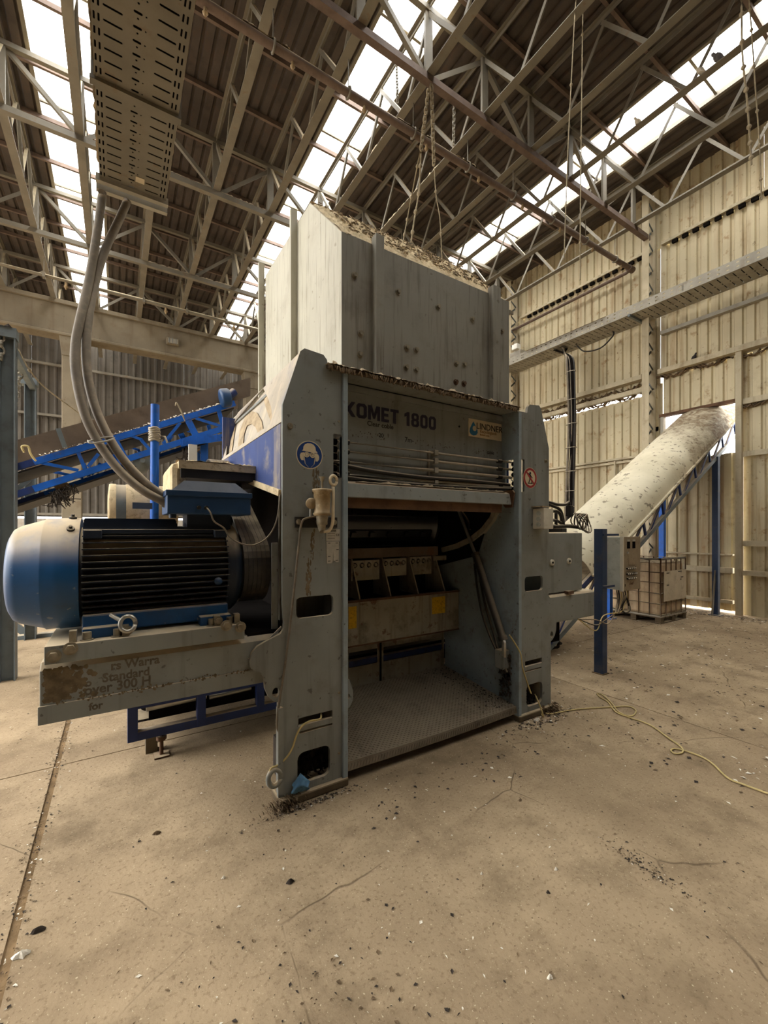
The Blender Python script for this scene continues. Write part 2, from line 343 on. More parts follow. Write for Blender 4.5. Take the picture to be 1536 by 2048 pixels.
def hexbolt(s, p, d, r, h, washer=True):
    p, d = V(p), V(d).normalized()
    if washer: s.cyl(p, p+d*.004, r*1.5, 14)
    return s.cyl(p, p+d*h, r, 6)
# ================================================================== the hall
XW, YB, ZR = 10.6, 20.0, 9.6
# floor: concrete slabs with open joints over a dirt bed
fl = struct('floor')
MB().box(-14, -9.2, -.3, 12, 21, -.007).obj('joint_fill', 'joint_dirt', fl)
xs, ys = [-13.9, -9.2, -4.8, -.37, 4.25, 8.85, 11.9], [-9.1, -4.3, -.15, 3.82, 7.8, 11.8, 15.8, 20.9]
for i in range(len(xs)-1):
    for j in range(len(ys)-1):
        ga = .018 if abs(xs[i]+.37) < .01 else .004; gb = .018 if abs(xs[i+1]+.37) < .01 else .004
        MB().box(xs[i]+ga, ys[j]+.005, -.14, xs[i+1]-gb, ys[j+1]-.005, 0).obj('slab', 'concrete_floor', fl)

# profiled sheeting
SH = {}
def sheet_mesh(w, h, m, per=.2, dep=.04, rib=False):
    k = (round(w, 3), round(h, 3), m, rib, per)
    if k in SH: return SH[k]
    n = max(1, round(w/per)); p = w/n; a = []
    for i in range(n):
        x = i*p
        a += [(x, 0), (x+p*.60, 0), (x+p*.70, dep), (x+p*.90, dep)] if not rib else [(x, dep), (x+p*.5, dep), (x+p*.66, 0), (x+p*.84, 0)]
    a.append((w, a[0][1])); b = MB(); n = len(a)
    b.add([(x, d, 0) for x, d in a]+[(x, d, h) for x, d in a], [(i, i+1, n+i+1, n+i) for i in range(n-1)])
    b.add([(x, d+.004, 0) for x, d in a]+[(x, d+.004, h) for x, d in a], [(i, n+i, n+i+1, i+1) for i in range(n-1)])
    me = b.mesh('sheet'); me.materials.append(MATS[m]); SH[k] = me; return me
def wall_run(par, a0, a1, z0, z1, m, side, rib=False, sw=1.0, per=.2, dep=.04):
    n = max(1, round((a1-a0)/sw)); w = (a1-a0)/n; me = sheet_mesh(w, z1-z0, m, per, dep, rib)
    for i in range(n):
        a = a0+i*w; off = .006*(i % 2)
        if side == 'R': inst(me, 'cladding_sheet', par, (XW+off, a+w, z0), (0, 0, -math.pi/2))
        elif side == 'B': inst(me, 'cladding_sheet', par, (a, YB+off, z0))
        else: inst(me, 'cladding_sheet', par, (a+w, -9-off, z0), (0, 0, math.pi))

wr = struct('wall_right'); C = 'cladding_cream'
wall_run(wr, -9, 19.9, 8.22, 9.62, C, 'R'); wall_run(wr, -9, 4.8, 5.22, 8.25, C, 'R'); wall_run(wr, 4.8, 19.9, 5.0, 8.25, C, 'R')
wall_run(wr, -9, 3.34, 3.2, 5.25, C, 'R'); wall_run(wr, 3.34, 4.74, 4.32, 5.25, C, 'R'); wall_run(wr, 5.02, 19.9, 3.38, 4.90, C, 'R')
wall_run(wr, -9, 3.28, 0, 3.24, C, 'R'); wall_run(wr, 3.4, 4.8, .045, 3.28, C, 'R'); wall_run(wr, 4.8, 19.9, .02, 3.42, C, 'R')
wall_run(wr, 4.74, 4.98, 3.24, 4.1, C, 'R', sw=.3); wall_run(wr, 4.75, 4.985, 4.0, 5.1, C, 'R', sw=.3)
def girt(y0, y1, z, h=.1, d=.09, m='wall_steel', x=XW-.002):
    MB().sweep((x, y0, z), (x, y1, z), [(0, 0), (0, h), (d*.15, h), (d*.15, .02), (d, .02), (d, 0)], None).obj('girt', m, wr)
for y0, y1 in ((-9, 4.75), (5.15, 8.75), (9.15, 19.8)):
    MB().box(XW-.10, y0, 8.22, XW-.005, y1, 8.28).obj('girt', 'wall_steel', wr)
    b = MB(); n = int((y1-y0)/.2)
    for i in range(n): b.box(XW-.07, y0+i*.2+.03, 8.15, XW-.01, y0+i*.2+.14, 8.22)
    b.obj('profile_filler', 'black_void', wr, kind='stuff')
MB().box(XW-.12, -9, 6.16, XW-.005, 4.75, 6.24).obj('girt', 'galvanised', wr)
MB().box(XW-.2, -9, 5.25, XW-.005, 4.78, 5.36).obj('ledge', 'wall_steel', wr); MB().box(XW-.2, 5.12, 5.25, XW-.005, 19.8, 5.36).obj('ledge', 'wall_steel', wr)
MB().box(XW-.16, 5.12, 4.96, XW-.02, 19.8, 5.07).obj('rail', 'wall_steel', wr)
for y0, y1, z0 in ((5.14, 19.8, 5.08), (5.14, 19.8, 4.88), (3.4, 4.8, 5.14), (-9, 3.25, 5.12), (-9, 3.25, 4.12)):
    b = MB()
    for i in range(int((y1-y0)/.11)):
        y = y0+i*.11+random.uniform(0, .05); b.tube([(XW-.02-random.random()*.05, y+.1*k, z0+.06+.05*math.sin(k*2+i)) for k in range(3)], random.uniform(.016, .034), 5)
    b.obj('dirt_crust', 'scrap_brown', wr, kind='stuff')
for z in (3.38, 3.47): MB().box(XW-.09, 5.14, z-.03, XW-.01, 19.8, z+.02).obj('rail', 'wall_steel', wr)
for z, h in ((4.2, .11), (3.16, .1), (1.38, .11), (.8, .1)): MB().box(XW-.1, -9, z, XW-.01, 3.27, z+h).obj('girt', 'wall_steel', wr)
for z, h in ((.82, .11), (.2, .07), (1.18, .03)): MB().box(XW-.1, 3.42, z, XW-.01, 4.8, z+h).obj('girt', 'wall_steel', wr)
for i, yy in enumerate((5.8, 7.0)): MB().box(XW-.12, yy-.02, .1, XW-.06, yy+.02, 3.42).obj('cover_strip', 'wall_steel', wr)
MB().box(XW-.16, 3.26, 0, XW-.06, 3.36, 5.3).obj('wall_post', 'wall_steel', wr)
MB().box(XW-.12, 3.36, 4.28, XW+.02, 4.78, 4.34).obj('lintel', 'rust_brown', wr)
MB().box(XW-.1, 4.7, 3.3, XW+.02, 4.76, 4.3).obj('jamb', 'galvanised', wr)

wb_ = struct('wall_back'); C = 'cladding_grey'
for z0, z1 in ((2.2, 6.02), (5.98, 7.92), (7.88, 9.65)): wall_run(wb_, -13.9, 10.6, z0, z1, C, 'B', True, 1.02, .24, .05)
for z in (2.25, 5.94, 7.84): MB().box(-13.9, YB-.1, z, 10.6, YB-.01, z+.09).obj('girt', 'girder_steel', wb_)
for i in range(12): MB().box(-13.9+i*2.04, YB-.12+.015*(i % 2), 0, -13.9+i*2.04+2.02, YB+.12, 2.12).obj('plinth_panel', 'plinth_white', wb_)
b = MB()
for i in range(150): b.tube([(-13.8+i*.16, YB-.06, 5.93), (-13.72+i*.16, YB-.14, 5.88), (-13.7+i*.16, YB-.1, 5.82)], .014, 5)
b.obj('dirt_crust', 'scrap_dark', wb_, kind='stuff')
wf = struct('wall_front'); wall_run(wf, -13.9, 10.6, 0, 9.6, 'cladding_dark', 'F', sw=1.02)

wl = struct('wall_left_added'); me = sheet_mesh(1.0, 9.6, 'cladding_dark', .2, .04, True)  # unseen wall, added to keep open-side daylight off the machine's front faces
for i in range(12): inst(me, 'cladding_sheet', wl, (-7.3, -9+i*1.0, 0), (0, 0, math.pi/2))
# concrete portal in front of the back wall
bm = struct('beam'); MB().box(-13.9, 15.5, 7.5, 10.5, 15.95, 8.32).obj('web', 'concrete_old', bm, .015)
MB().box(-13.9, 15.42, 8.32, 10.5, 16, 8.44).obj('top_ledge', 'concrete_old', bm, .01); MB().box(-13.9, 15.45, 7.42, 10.5, 15.98, 7.5).obj('bottom_lip', 'concrete_old', bm, .02)
for x in (-6.4, -1.15, 4.15, 9.5):
    c_ = struct('column'); MB().box(x-.24, 15.52, 0, x+.24, 15.95, 6.85).obj('shaft', 'concrete_old', c_, .02)
    MB().prism([(x-.24, 6.85), (x+.24, 6.85), (x+.42, 7.42), (x-.3, 7.42)], (0, 15.5, 0), (1, 0, 0), (0, 0, 1), (0, .46, 0)).obj('haunch', 'concrete_old', c_, .015)

# lattice columns on the right wall
for y in (.98, 4.95, 8.93, 12.1, 15.5):
    c_ = struct('column'); zt = 9.4
    MB().box(10.22, y-.075, 0, 10.235, y+.075, zt).obj('inner_flange', 'wall_steel', c_); MB().box(10.235, y-.006, 0, 10.27, y+.006, zt).obj('stem', 'wall_steel', c_)
    MB().box(10.52, y-.075, 0, 10.535, y+.075, zt).obj('outer_flange', 'wall_steel', c_)
    for i in range(20):
        z = .1+i*.46
        MB().bar((10.235, y+.02, z), (10.52, y+.02, z+.24), .05, .012, (0, 1, 0)).obj('lacing', 'grey_steel', c_); MB().bar((10.235, y-.02, z+.44), (10.52, y-.02, z+.26), .04, .012, (0, 1, 0)).obj('lacing', 'grey_steel', c_)

# lattice girders running away from the camera, cross trusses over them
GX = [9.66, 8.51, 7.36, 6.21, 5.06, 3.9, 2.75, 1.66, .58, -.55, -1.57, -2.67, -3.8, -4.95, -6.1]
YS = [-9.0, -6.0, -3.0, .96, 4.93, 8.87, 12.13, 15.5, 19.8]; ZB, ZT = 8.43, 9.42
for gi, x in enumerate(GX):
    g = struct('lattice_girder')
    for k in range(len(YS)-1):
        y0, y1 = YS[k], YS[k+1]
        MB().tee((x, y0, ZB), (x, y1, ZB), .13, .07, .012).obj('bottom_chord', 'girder_steel', g)
        MB().tee((x, y0, ZT+.06), (x, y1, ZT+.06), .1, -.06, .01).obj('top_chord', 'girder_steel', g)
        if k: MB().bar((x, y0, ZB), (x, y0, ZT), .13, .04, (0, 1, 0)).obj('post', 'girder_steel', g)
        p = (y1-y0)/3
        for j in range(3):
            a = y0+p*j; m_ = a+p/2
            MB().angle((x+.01, a, ZT), (x+.01, m_, ZB+.03), .055, .01, (1, 0, 0)).obj('diagonal', 'girder_steel', g)
            MB().angle((x-.01, m_, ZB+.03), (x-.01, a+p, ZT), .055, .01, (1, 0, 0)).obj('diagonal', 'girder_steel', g)
    if x in (1.66, 2.75, 3.9, 5.06):
        for y0, y1 in ((5.0, 8.7), (9.0, 11.0)): MB().heap(x-.06, y0, x-.008, y1, ZB+.01, .075, 9, 4, 60).obj('dust_ridge', 'dust_pale', g)
for y in YS[3:-1]:
    t = struct('cross_truss')
    for a, b_ in zip([10.3]+GX[:-1], GX): MB().bar((a, y, ZB-.05), (b_, y, ZB-.05), .1, .1).obj('bottom_chord', 'pipe_rust' if y < 6 else 'girder_steel', t)
    MB().bar((10.3, y, ZT), (-6.2, y, ZT), .08, .08).obj('top_chord', 'girder_steel', t)
    for i in range(1, len(GX)-1, 2):
        x = GX[i]
        for j in (i-1, i+1): MB().angle((GX[j], y+.03, ZT), (x, y+.03, ZB), .07, .012, (0, 1, 0)).obj('diagonal', 'girder_steel', t)
    if y > 6 and y < 13:
        for a, b_ in ((.62, 1.6), (1.72, 2.7)): MB().heap(a, y-.05, b_, y+.05, ZB, .06, 12, 26, 5).obj('dust_ridge', 'dust_grey', t)

# roof: dark sheets, purlins and three strips of rooflight
ce = struct('ceiling'); RL = [(-1.24, -.26), (3.38, 4.32), (8.08, 9.22)]
def roof_run(x0, x1):
    n = max(1, round((x1-x0)/1.0)); w = (x1-x0)/n
    for i in range(n):
        for k in range(len(YS)-1):
            L = YS[k+1]-YS[k]; me = sheet_mesh(w, L+.1, 'roof_steel', .2, .04)
            inst(me, 'roof_sheet', ce, (x0+i*w, YS[k]-.05, ZR+.05*0+.004*(k % 2)), (-math.pi/2, 0, 0), (1, -1, 1))
roof_run(-7.2, RL[0][0]); roof_run(RL[0][1], RL[1][0]); roof_run(RL[1][1], RL[2][0]); roof_run(RL[2][1], 10.7)
for a, b_ in RL: inst(sheet_mesh(b_-a, 5.6, 'roof_steel', .2, .04), 'roof_sheet', ce, (a, -9.05, ZR), (-math.pi/2, 0, 0), (1, -1, 1))  # unseen strip ends sheeted over to cut rooflight on the machine's front faces
y = -8.8
while y < 19.8:
    MB().bar((-7.2, y, ZR-.05), (10.6, y, ZR-.05), .05, .08).obj('purlin', 'pipe_rust', ce); y += 1.12
for i, (a, b_) in enumerate(RL):
    w_ = struct('window_%d' % (i+1)); yy = -3.48
    while yy < 19.7:
        MB().box(a+.02, yy+.02, ZR+.06, b_-.02, yy+2.2, ZR+.066).obj('pane', 'rooflight', w_)
        MB().box(a, yy-.02, ZR+.02, b_, yy+.02, ZR+.06).obj('glazing_bar', 'girder_steel', w_); yy += 2.24
    for x in (a, b_): MB().box(x-.03, -3.48, ZR-.02, x+.03, 19.8, ZR+.08).obj('frame', 'girder_steel', w_)
MB().box((RL[2][0]+RL[2][1])/2-.04, -3.48, ZR+.0, (RL[2][0]+RL[2][1])/2+.04, 19.8, ZR+.05).obj('middle_bar', 'girder_steel', w_)

# bulkhead lamp on the concrete beam
t = thing('bulkhead_lamp', 'small dusty bulkhead lamp fixed to the concrete beam near the roof', 'lamp', (1.53, 15.5, 7.75))
MB().box(1.35, 15.36, 7.78, 1.72, 15.5, 8.0).obj('housing', 'concrete_old', t, .03); MB().box(1.39, 15.34, 7.82, 1.68, 15.362, 7.96).obj('lens', 'galvanised', t)
for k in range(3): MB().box(1.42+k*.1, 15.325, 7.8, 1.435+k*.1, 15.34, 7.98).obj('guard_bar', 'grey_steel', t)

# sprinkler pipes
t = thing('sprinkler_pipe', 'thick rust brown sprinkler pipe crossing under the roof trusses and turning along the wall', 'pipe', (5, 5.36, 7.95), 'sprinkler pipes under the roof')
MB().tube([(-6, 5.36, 7.95), (1.2, 5.36, 7.95), (6, 5.36, 7.95), (10.35, 5.36, 7.95)], .055, 12).obj('main_pipe', 'pipe_rust', t)
MB().tube([(10.35, 5.36, 7.95), (10.42, 5.4, 7.95), (10.45, 5.5, 7.95), (10.45, 12, 7.95)], .042, 10).obj('branch_pipe', 'pipe_rust', t)
MB().cyl((10.28, 5.36, 7.95), (10.47, 5.36, 7.95), .075, 12).obj('elbow', 'pipe_rust', t)
for x in GX[:10]:
    b = MB().tube([(x+.04, 5.36+.07*math.cos(a), 7.95+.07*math.sin(a)) for a in [i*math.pi/5 for i in range(10)]], .016, 5, True); b.bar((x+.04, 5.36, 8.02), (x+.04, 5.36, 8.44), .012); b.obj('hanger', 'girder_steel', t)
    MB().cyl((x+.3, 5.36, 7.9), (x+.3, 5.36, 7.84), .02, 8).cyl((x+.3, 5.36, 7.84), (x+.3, 5.36, 7.8), .035, 8, .012).obj('sprinkler_head', 'brass_dirty', t)
for a, b_ in ((1.3, 1.9), (3.6, 4.3), (4.8, 5.3)): MB().heap(a, 5.3, b_, 5.42, 7.98, .08, 14, 20, 6).obj('dust_ridge', 'dust_grey', t)
t = thing('sprinkler_pipe', 'thin sprinkler pipe running across just in front of the concrete beam', 'pipe', (0, 13.3, 8.0), 'sprinkler pipes under the roof')
MB().tube([(-8, 13.3, 8.0), (0, 13.3, 8.0), (9, 13.3, 7.98)], .05, 10).obj('main_pipe', 'girder_steel', t)
for x in GX[3:14]:
    MB().bar((x+.03, 13.3, 8.04), (x+.03, 13.3, 8.44), .012).box(x, 13.23, 7.94, x+.06, 13.37, 8.06).obj('hanger', 'girder_steel', t)
for x in (-3, -1.1, 1.15, 3): MB().cyl((x, 13.3, 7.95), (x, 13.3, 7.85), .03, 8).cyl((x, 13.3, 7.86), (x, 13.3, 7.78), .05, 8, .015).obj('sprinkler_head', 'brass_dirty', t)

# cable trays
def slots(x0, x1, y0, y1, rows):
    out = []
    for y in rows: out.append(rrect(x0, y-.005, x1, y+.005, .0045, 2))
    return out
t = thing('cable_tray', 'wide perforated cable tray hanging overhead with two thick hoses dropping from its end', 'cable tray', (.09, 1, 4.0), 'perforated cable trays')
hs = []; y = .034
while y < .64:
    hs += [rrect(-.055, y-.005, .02, y+.005, .0045, 2), rrect(.155, y-.005, .235, y+.005, .0045, 2), rrect(.06, y-.006+.02, .095, y+.006+.02, .005, 2), circ(.078, y-.02, .005, 6), circ(.11, y+.02, .004, 6)]
    for x in (-.09, -.072, .25, .268): hs += [rrect(x-.004, y-.018, x+.004, y+.018, .003, 2)]
    y += .066
me = plate([(-.1, 0), (.285, 0), (.285, .659), (-.1, .659)], hs, .002, (0, 0, 0), (1, 0, 0), (0, 1, 0))
for k in range(6): inst(me, 'tray_base', t, (0, 3.3-.66*(k+1), 4.0), m='girder_steel')
for x in (-.1, .284): MB().box(x, -.5, 4.0, x+.002, 3.3, 4.09).obj('side_flange', 'galvanised', t)
b = MB()
for i in range(9): b.tube(bez([(-.06+i*.038, -.5, 4.03), (-.06+i*.038+.02*math.sin(i), 1.4, 4.03), (-.05+i*.034, 3.28, 4.03)], 5), .018, 6)
b.obj('cables', 'black_rubber', t)
MB().box(-.095, -.5, 4.006, .28, 3.29, 4.014).obj('dark_liner', 'black_void', t)  # dark sheet added so no light shows through the slots
for y in (3.3, 3.36): MB().box(-.12, y, 3.975-(y-3.3)*.3, .3, y+.035, 4.02).obj('end_bar', 'galvanised', t)
for x, s_ in ((-.1, -1), (.285, 1)):
    MB().heap(x-.012, .2, x+.012, 3.3, 4.085, .03, 30, 3, 80).obj('dust_ridge', 'dust_grey', t)
MB().box(.1, 3.17, 3.996, .15, 3.22, 3.9985).obj('paper_tag', 'ibc_label', t)
for y in (.4, 2.6): MB().bar((-.12, y, 3.99), (.3, y, 3.99), .04, .02).bar((-.11, y, 4.0), (-.11, y, 8.4), .012).bar((.295, y, 4.0), (.295, y, 8.4), .012).obj('hanger', 'girder_steel', t)

t = thing('cable_tray', 'long perforated cable tray running along the cream wall below the roof', 'cable tray', (9.75, 8, 6.55), 'perforated cable trays')
hs = []; y = .07
while y < 2.0: hs += [rrect(.06, y-.009, .25, y+.009, .008, 2), rrect(.31, y-.009, .36, y+.009, .008, 2), rrect(.42, y-.009, .62, y+.009, .008, 2)]; y += .125
basem = plate([(0, 0), (.68, 0), (.68, 2), (0, 2)], hs, .004, (0, 0, 0), (1, 0, 0), (0, 1, 0))
hs = []; y = .05
while y < 2.0: hs += [rrect(y-.025, .05, y+.025, .075, .01, 2), rrect(y-.025, .13, y+.025, .155, .01, 2)]; y += .15
sidem = plate([(0, 0), (2, 0), (2, .2), (0, .2)], hs, .004, (0, 0, 0), (0, 1, 0), (0, 0, 1))
for k in range(-3, 9):
    y = k*2.0
    if y < -5: continue
    inst(basem, 'tray_base', t, (9.75, y, 6.55), m='galvanised'); inst(sidem, 'side_flange', t, (9.75, y, 6.55), m='galvanised'); inst(sidem, 'side_flange', t, (10.43, y, 6.55), m='galvanised')
b = MB()
for i in range(12): b.tube([(9.82+i*.05, -5, 6.59), (9.82+i*.05, 19, 6.59)], .025, 6)
b.obj('cables', 'black_rubber', t)
for y in (.98, 4.95, 8.93, 12.1): MB().bar((9.7, y+.1, 6.52), (10.3, y+.1, 6.52), .05, .05).obj('bracket', 'grey_steel', t)
MB().heap(9.72, 5.6, 9.9, 7.9, 6.74, .06, 9, 5, 40).obj('dust_ridge', 'dust_grey', t)

# bundle of cables dropping from the wall tray to the machine
t = thing('cable_bundle', 'bundle of black cables dropping from the wall tray behind the machine', 'cable', (9.3, 6.5, 1.5))
def dn(z, ox, oy): return (9.72+.1*math.sin(z*.6)+ox, 6.55+.06*math.sin(z*.9)+oy, z)
for i in range(9):
    ox, oy = random.uniform(-.06, .06), -.1+i*.025
    p = [(9.95+.1*(i % 3), 6.9+(i % 2)*.25, 6.56), (9.85, 6.75, 6.3), (9.75+ox, 6.55+oy, 6.05)]+[dn(z, ox+random.uniform(-.02, .02), oy+random.uniform(-.02, .02)) for z in (5.4, 4.6, 3.8, 3, 2.2, 1.4, .6)]
    MB().tube(bez(p, 4), random.choice((.02, .026, .032)), 6).obj('cable', random.choice(('black_rubber', 'black_void', 'hose_grey')), t)
for z in (5.7, 5.0, 4.4, 3.8, 3.2, 2.7, 2.3): MB().tube([(V(dn(z, 0, 0))+V((.09*math.cos(a), .15*math.sin(a), 0))) for a in [i*math.pi/6 for i in range(12)]], .008, 4, True).obj('tie', 'galvanised', t)
t = thing('hanging_cable', 'short dark cable end drooping under the wall tray', 'cable', (10.1, 6.4, 6.2))
MB().tube(bez([(10.1, 6.6, 6.55), (10.15, 6.4, 6.3), (10.2, 6.0, 6.25), (10.25, 5.72, 6.45), (10.25, 5.7, 6.56)], 6), .018, 6).obj('cable', 'black_rubber', t)
t = thing('wall_floodlight', 'small white floodlight on a box above the wall tray behind the hopper', 'lamp', (10.2, 8.6, 6.8))
MB().box(10.05, 8.35, 6.76, 10.3, 8.75, 7.05).obj('box', 'galvanised', t, .01); MB().box(9.98, 8.42, 7.08, 10.16, 8.62, 7.24).obj('lamp_head', 'lamp_white', t, .02)

# hanging chains, ropes and wires in the roof
def chain(name, label, p0, p1, r, group=None, mt='chain_steel', L=.075):
    p0, p1 = V(p0), V(p1); d = p1-p0; n = max(2, int(d.length/(L*.72))); b = MB()
    for i in range(n): b.link(p0+d*((i+.5)/n), d, (1, 0, 0) if i % 2 else (0, 1, 0.01), L, L*.3, r)
    o = b.obj(name, mt); o['label'] = label; o['category'] = 'chain'; o['group'] = 'chains hanging in the hall'
    return o
chain('hoist_chain', 'dusty hoist chain hanging below the roof node over the hopper, upper double strand', at(857, 180, Y=4.9), at(842, 300, Y=5.05), .013, L=.085, mt='rope_dusty')
chain('hoist_chain', 'dusty hoist chain hanging straight below the roof node over the hopper', at(863, 170, Y=4.9), at(868, 330, Y=4.95), .013, L=.085, mt='rope_dusty')
chain('hoist_chain', 'thin dark chain hanging in front of the middle rooflight strip', at(793, 115, Y=5.3), at(795, 205, Y=5.3), .008, L=.06)
chain('hoist_chain', 'short thin chain hanging from the cross truss beside the yellowish diagonal', at(909, 195, Y=5.0), at(907, 290, Y=5.0), .01, L=.07)
def rope(label, pts, r, name='hanging_rope', mt='rope_dusty', knots=4, cat='rope'):
    P = bez(pts, 8); b = MB().tube(P, r, 6); o = b.obj(name, mt); o['label'] = label; o['category'] = cat; o['group'] = 'ropes and wires hanging from the roof'
    for i in range(knots):
        c = P[int((i+.6)/knots*(len(P)-1))]; MB().lathe(c-V((0, 0, r*3)), (0, 0, 1), [(0, r), (r*2, r*2.6), (r*4, r*2.4), (r*6, r)], 7).obj('knot', mt, o)
rope('knotted rope hanging behind the dusty pipe, one of two above the hopper, nearer one', [at(842, 300, Y=5.05), at(838, 380, Y=5.2), at(830, 430, Y=5.2), at(822, 485, Y=5.2)], .012)
rope('knotted rope hanging beside the twin rope just above the dusty hopper roof', [at(841, 299, Y=5.05), at(818, 420, Y=5.6), at(806, 485, Y=5.6)], .01)
rope('long cord with one ring hanging from the chain down past the dusty sprinkler pipe', [at(868, 330, Y=4.95), at(872, 390, Y=4.95), at(880, 440, Y=4.95), at(884, 520, Y=4.95)], .008, knots=2)
rope('thin straight wire hanging from the roof before the cream wall, left of two', [at(1152, 0, Y=3.3), at(1148, 60, Y=3.3), at(1136, 300, Y=3.3), at(1128, 520, Y=3.3)], .007, 'hanging_wire', knots=3)
rope('thin straight wire hanging from the roof before the cream wall, right of two', [at(1166, 0, Y=3.3), at(1164, 150, Y=3.3), at(1161, 400, Y=3.3), at(1160, 560, Y=3.3)], .007, 'hanging_wire', knots=3)
rope('dusty knotted rope at the upper right beside the rooflight, with large clumps', [at(1483, 0, Y=2.1), at(1485, 110, Y=2.1), at(1494, 200, Y=2.1), at(1499, 270, Y=2.1), at(1503, 330, Y=2.1)], .011, knots=8)
rope('dusty thin rope at the upper right edge, right of the clumped rope', [at(1498, 0, Y=2.1), at(1503, 60, Y=2.1), at(1511, 180, Y=2.1), at(1519, 290, Y=2.1), at(1523, 400, Y=2.1)], .008, knots=6)
rope('taut rope slanting down from the steel portal towards the hoses', [at(35, 695, Y=6.4), at(56, 735, Y=6.4), at(90, 775, Y=6.6), at(160, 828, Y=6.8), at(200, 860, Y=6.9)], .008, knots=2)

# pigeons
def pigeon(label, loc, rot, m, sc=1.):
    b = MB(); pr = [(-.20, .012), (-.17, .03), (-.10, .045), (-.04, .075), (.03, .082), (.09, .066), (.125, .04), (.15, .034), (.17, .038), (.195, .036), (.212, .02), (.222, .008), (.245, .003)]
    path = [V((x, 0, .13+(.16*max(0, x-.02)**.8 if x > .02 else .1*x))) for x, r in pr]
    b.tube(path, [r for x, r in pr], 12)
    o = b.obj('pigeon', m); o.location = loc; o.rotation_euler = (0, -.75, rot); o.scale = (sc, sc, sc); o['label'] = label; o['category'] = 'bird'; o['group'] = 'pigeons perched in the hall'
    for sy in (-1, 1):
        MB().prism([(-.2, .1), (-.05, .09), (.07, .13), (.08, .17), (-.02, .18), (-.16, .12)], (0, sy*.066, 0), (1, 0, 0), (0, 0, 1), (0, sy*.018, 0)).obj('wing', m, o, .006)
        MB().tube([(.0, sy*.03, .08), (.0, sy*.03, .005), (.035, sy*.03, .004)], .006, 5).obj('leg', 'rust_brown', o)
pigeon('dark pigeon perched on the ledge of the cream wall above the sloping conveyor', at(1391, 719, X=10.48), -2.2, 'feather_dark', .5)
pigeon('grey pigeon perched on a lattice girder high at the upper right', (7.36, 2.62, 8.5), 1.9, 'feather_grey', .62)
pigeon('pale pigeon perched beside the grey pigeon on the high lattice girder', (7.36, 2.82, 8.5), 1.2, 'feather_white', .5)
pigeon('small dark and white pigeon alone on the girder below the other two', (7.36, 3.72, 8.5), 2.6, 'feather_white', .5)
# ================================================================== the shredder
sh = thing('shredder', 'large grey industrial shredder with tall hopper, open front and blue side motor', 'shredder', (2.15, 3.4, 0))
G = 'grey_paint'
def mir(p): return [(4.29-a, b) for a, b in p]
def px(*q, Y=2.52): return [(at(u, v, Y=Y).x, at(u, v, Y=Y).z) for u, v in q]
left = [(.83, .06), (1.295, .045), (1.295, 2.757), (1.165, 2.757), (1.155, 2.81), (1.13, 2.838), (1.0, 2.85), (.972, 2.825), (.857, 2.47), (.857, 1.24)] + \
    px((568, 1244), (567, 1258), (561, 1268), (547, 1275), (532, 1283), (515, 1293), (504, 1306), (499, 1322), (501, 1336), (511, 1343), (522, 1346), (528, 1355), (530, 1378), (537, 1394), (547, 1402), (556, 1405))
holes = [rrect(.945, 1.143, 1.2, 1.277, .03), rrect(.958, .467, 1.194, .517, .004, 1), rrect(.965, .418, 1.194, .432, .004, 1), rrect(.953, .10, 1.176, .298, .045), rrect(1.2, 2.04, 1.262, 2.335, .012),
         circ(.815, .71, .022, 12, .03)]
UX, UZ = (1, 0, 0), (0, 0, 1)
for sgn, o_, h_ in ((1, left, holes), (-1, mir(left)[::-1], [mir(h)[::-1] for h in holes])):
    ff = (lambda x: x) if sgn == 1 else (lambda x: 4.29-x)
    sf = place(plate(o_, h_, .025, (0, 2.5325, 0), UX, UZ), 'leg_frame', G, sh, .003)
    MB().box(ff(1.262), 2.5, .05, ff(1.3), 2.56, 2.742).obj('edge_flange', 'pale_blue_grey', sf, .006)
    MB().box(ff(.93), 2.545, .05, ff(.95), 2.83, 1.05).obj('outer_plate', 'grey_paint_worn', sf)
    MB().box(ff(.94), 2.83, .05, ff(1.27), 2.85, 1.95).obj('back_plate', 'grey_paint_worn', sf)
    MB().box(ff(.83), 2.49, 0, ff(1.30), 2.66, .055).obj('foot_plate', 'wood_pallet', sf, .01)
    b = MB(); rnd = random.Random(3+sgn)
    for i in range(260):
        x = ff(rnd.uniform(.94, 1.19)); z = rnd.uniform(.06, .29); y = 2.60+.12*(z-.06)/.25+rnd.uniform(-.03, .06); a = rnd.uniform(0, 6.3); L = rnd.uniform(.01, .035)
        b.add([(x, y, z), (x+L*math.cos(a), y-.01, z+L*math.sin(a)), (x+L*.6*math.cos(a+1.4), y-.015, z+L*.6*math.sin(a+1.4)), (x-.01, y+.01, z+.012)], [(0, 1, 2, 3), (0, 2, 3)])
    b.box(ff(.9), 2.70, .05, ff(1.25), 2.84, .3); b.obj('packed_scrap', 'scrap_dark', sf, kind='stuff')
    b = MB()
    for i in range(300):
        x = ff(rnd.gauss(.87, .06)); y = 2.50+rnd.gauss(0, .03); z = max(0, .07*rnd.random()*(1-abs(y-2.5)/.1)); a = rnd.uniform(0, 3.1); L = rnd.uniform(.004, .013)
        b.add([(x, y, z), (x+L*math.cos(a), y-.01, z+L*math.sin(a)), (x+L*.6*math.cos(a+1.4), y-.015, z+L*.6*math.sin(a+1.4)), (x-.01, y+.01, z+.012)], [(0, 1, 2, 3), (0, 2, 3)])
    b.obj('caked_scrap', 'scrap_brown', sf, kind='stuff')
    hexbolt(MB(), (ff(.905), 2.52, 2.345), (0, -1, 0), .013, .018).obj('bolt', 'bolt_steel', sf)
    for z in (2.42, .62, .22): MB().cyl((ff(1.24), 2.522, z), (ff(1.24), 2.514, z), .008, 8).obj('bolt', 'bolt_steel', sf)
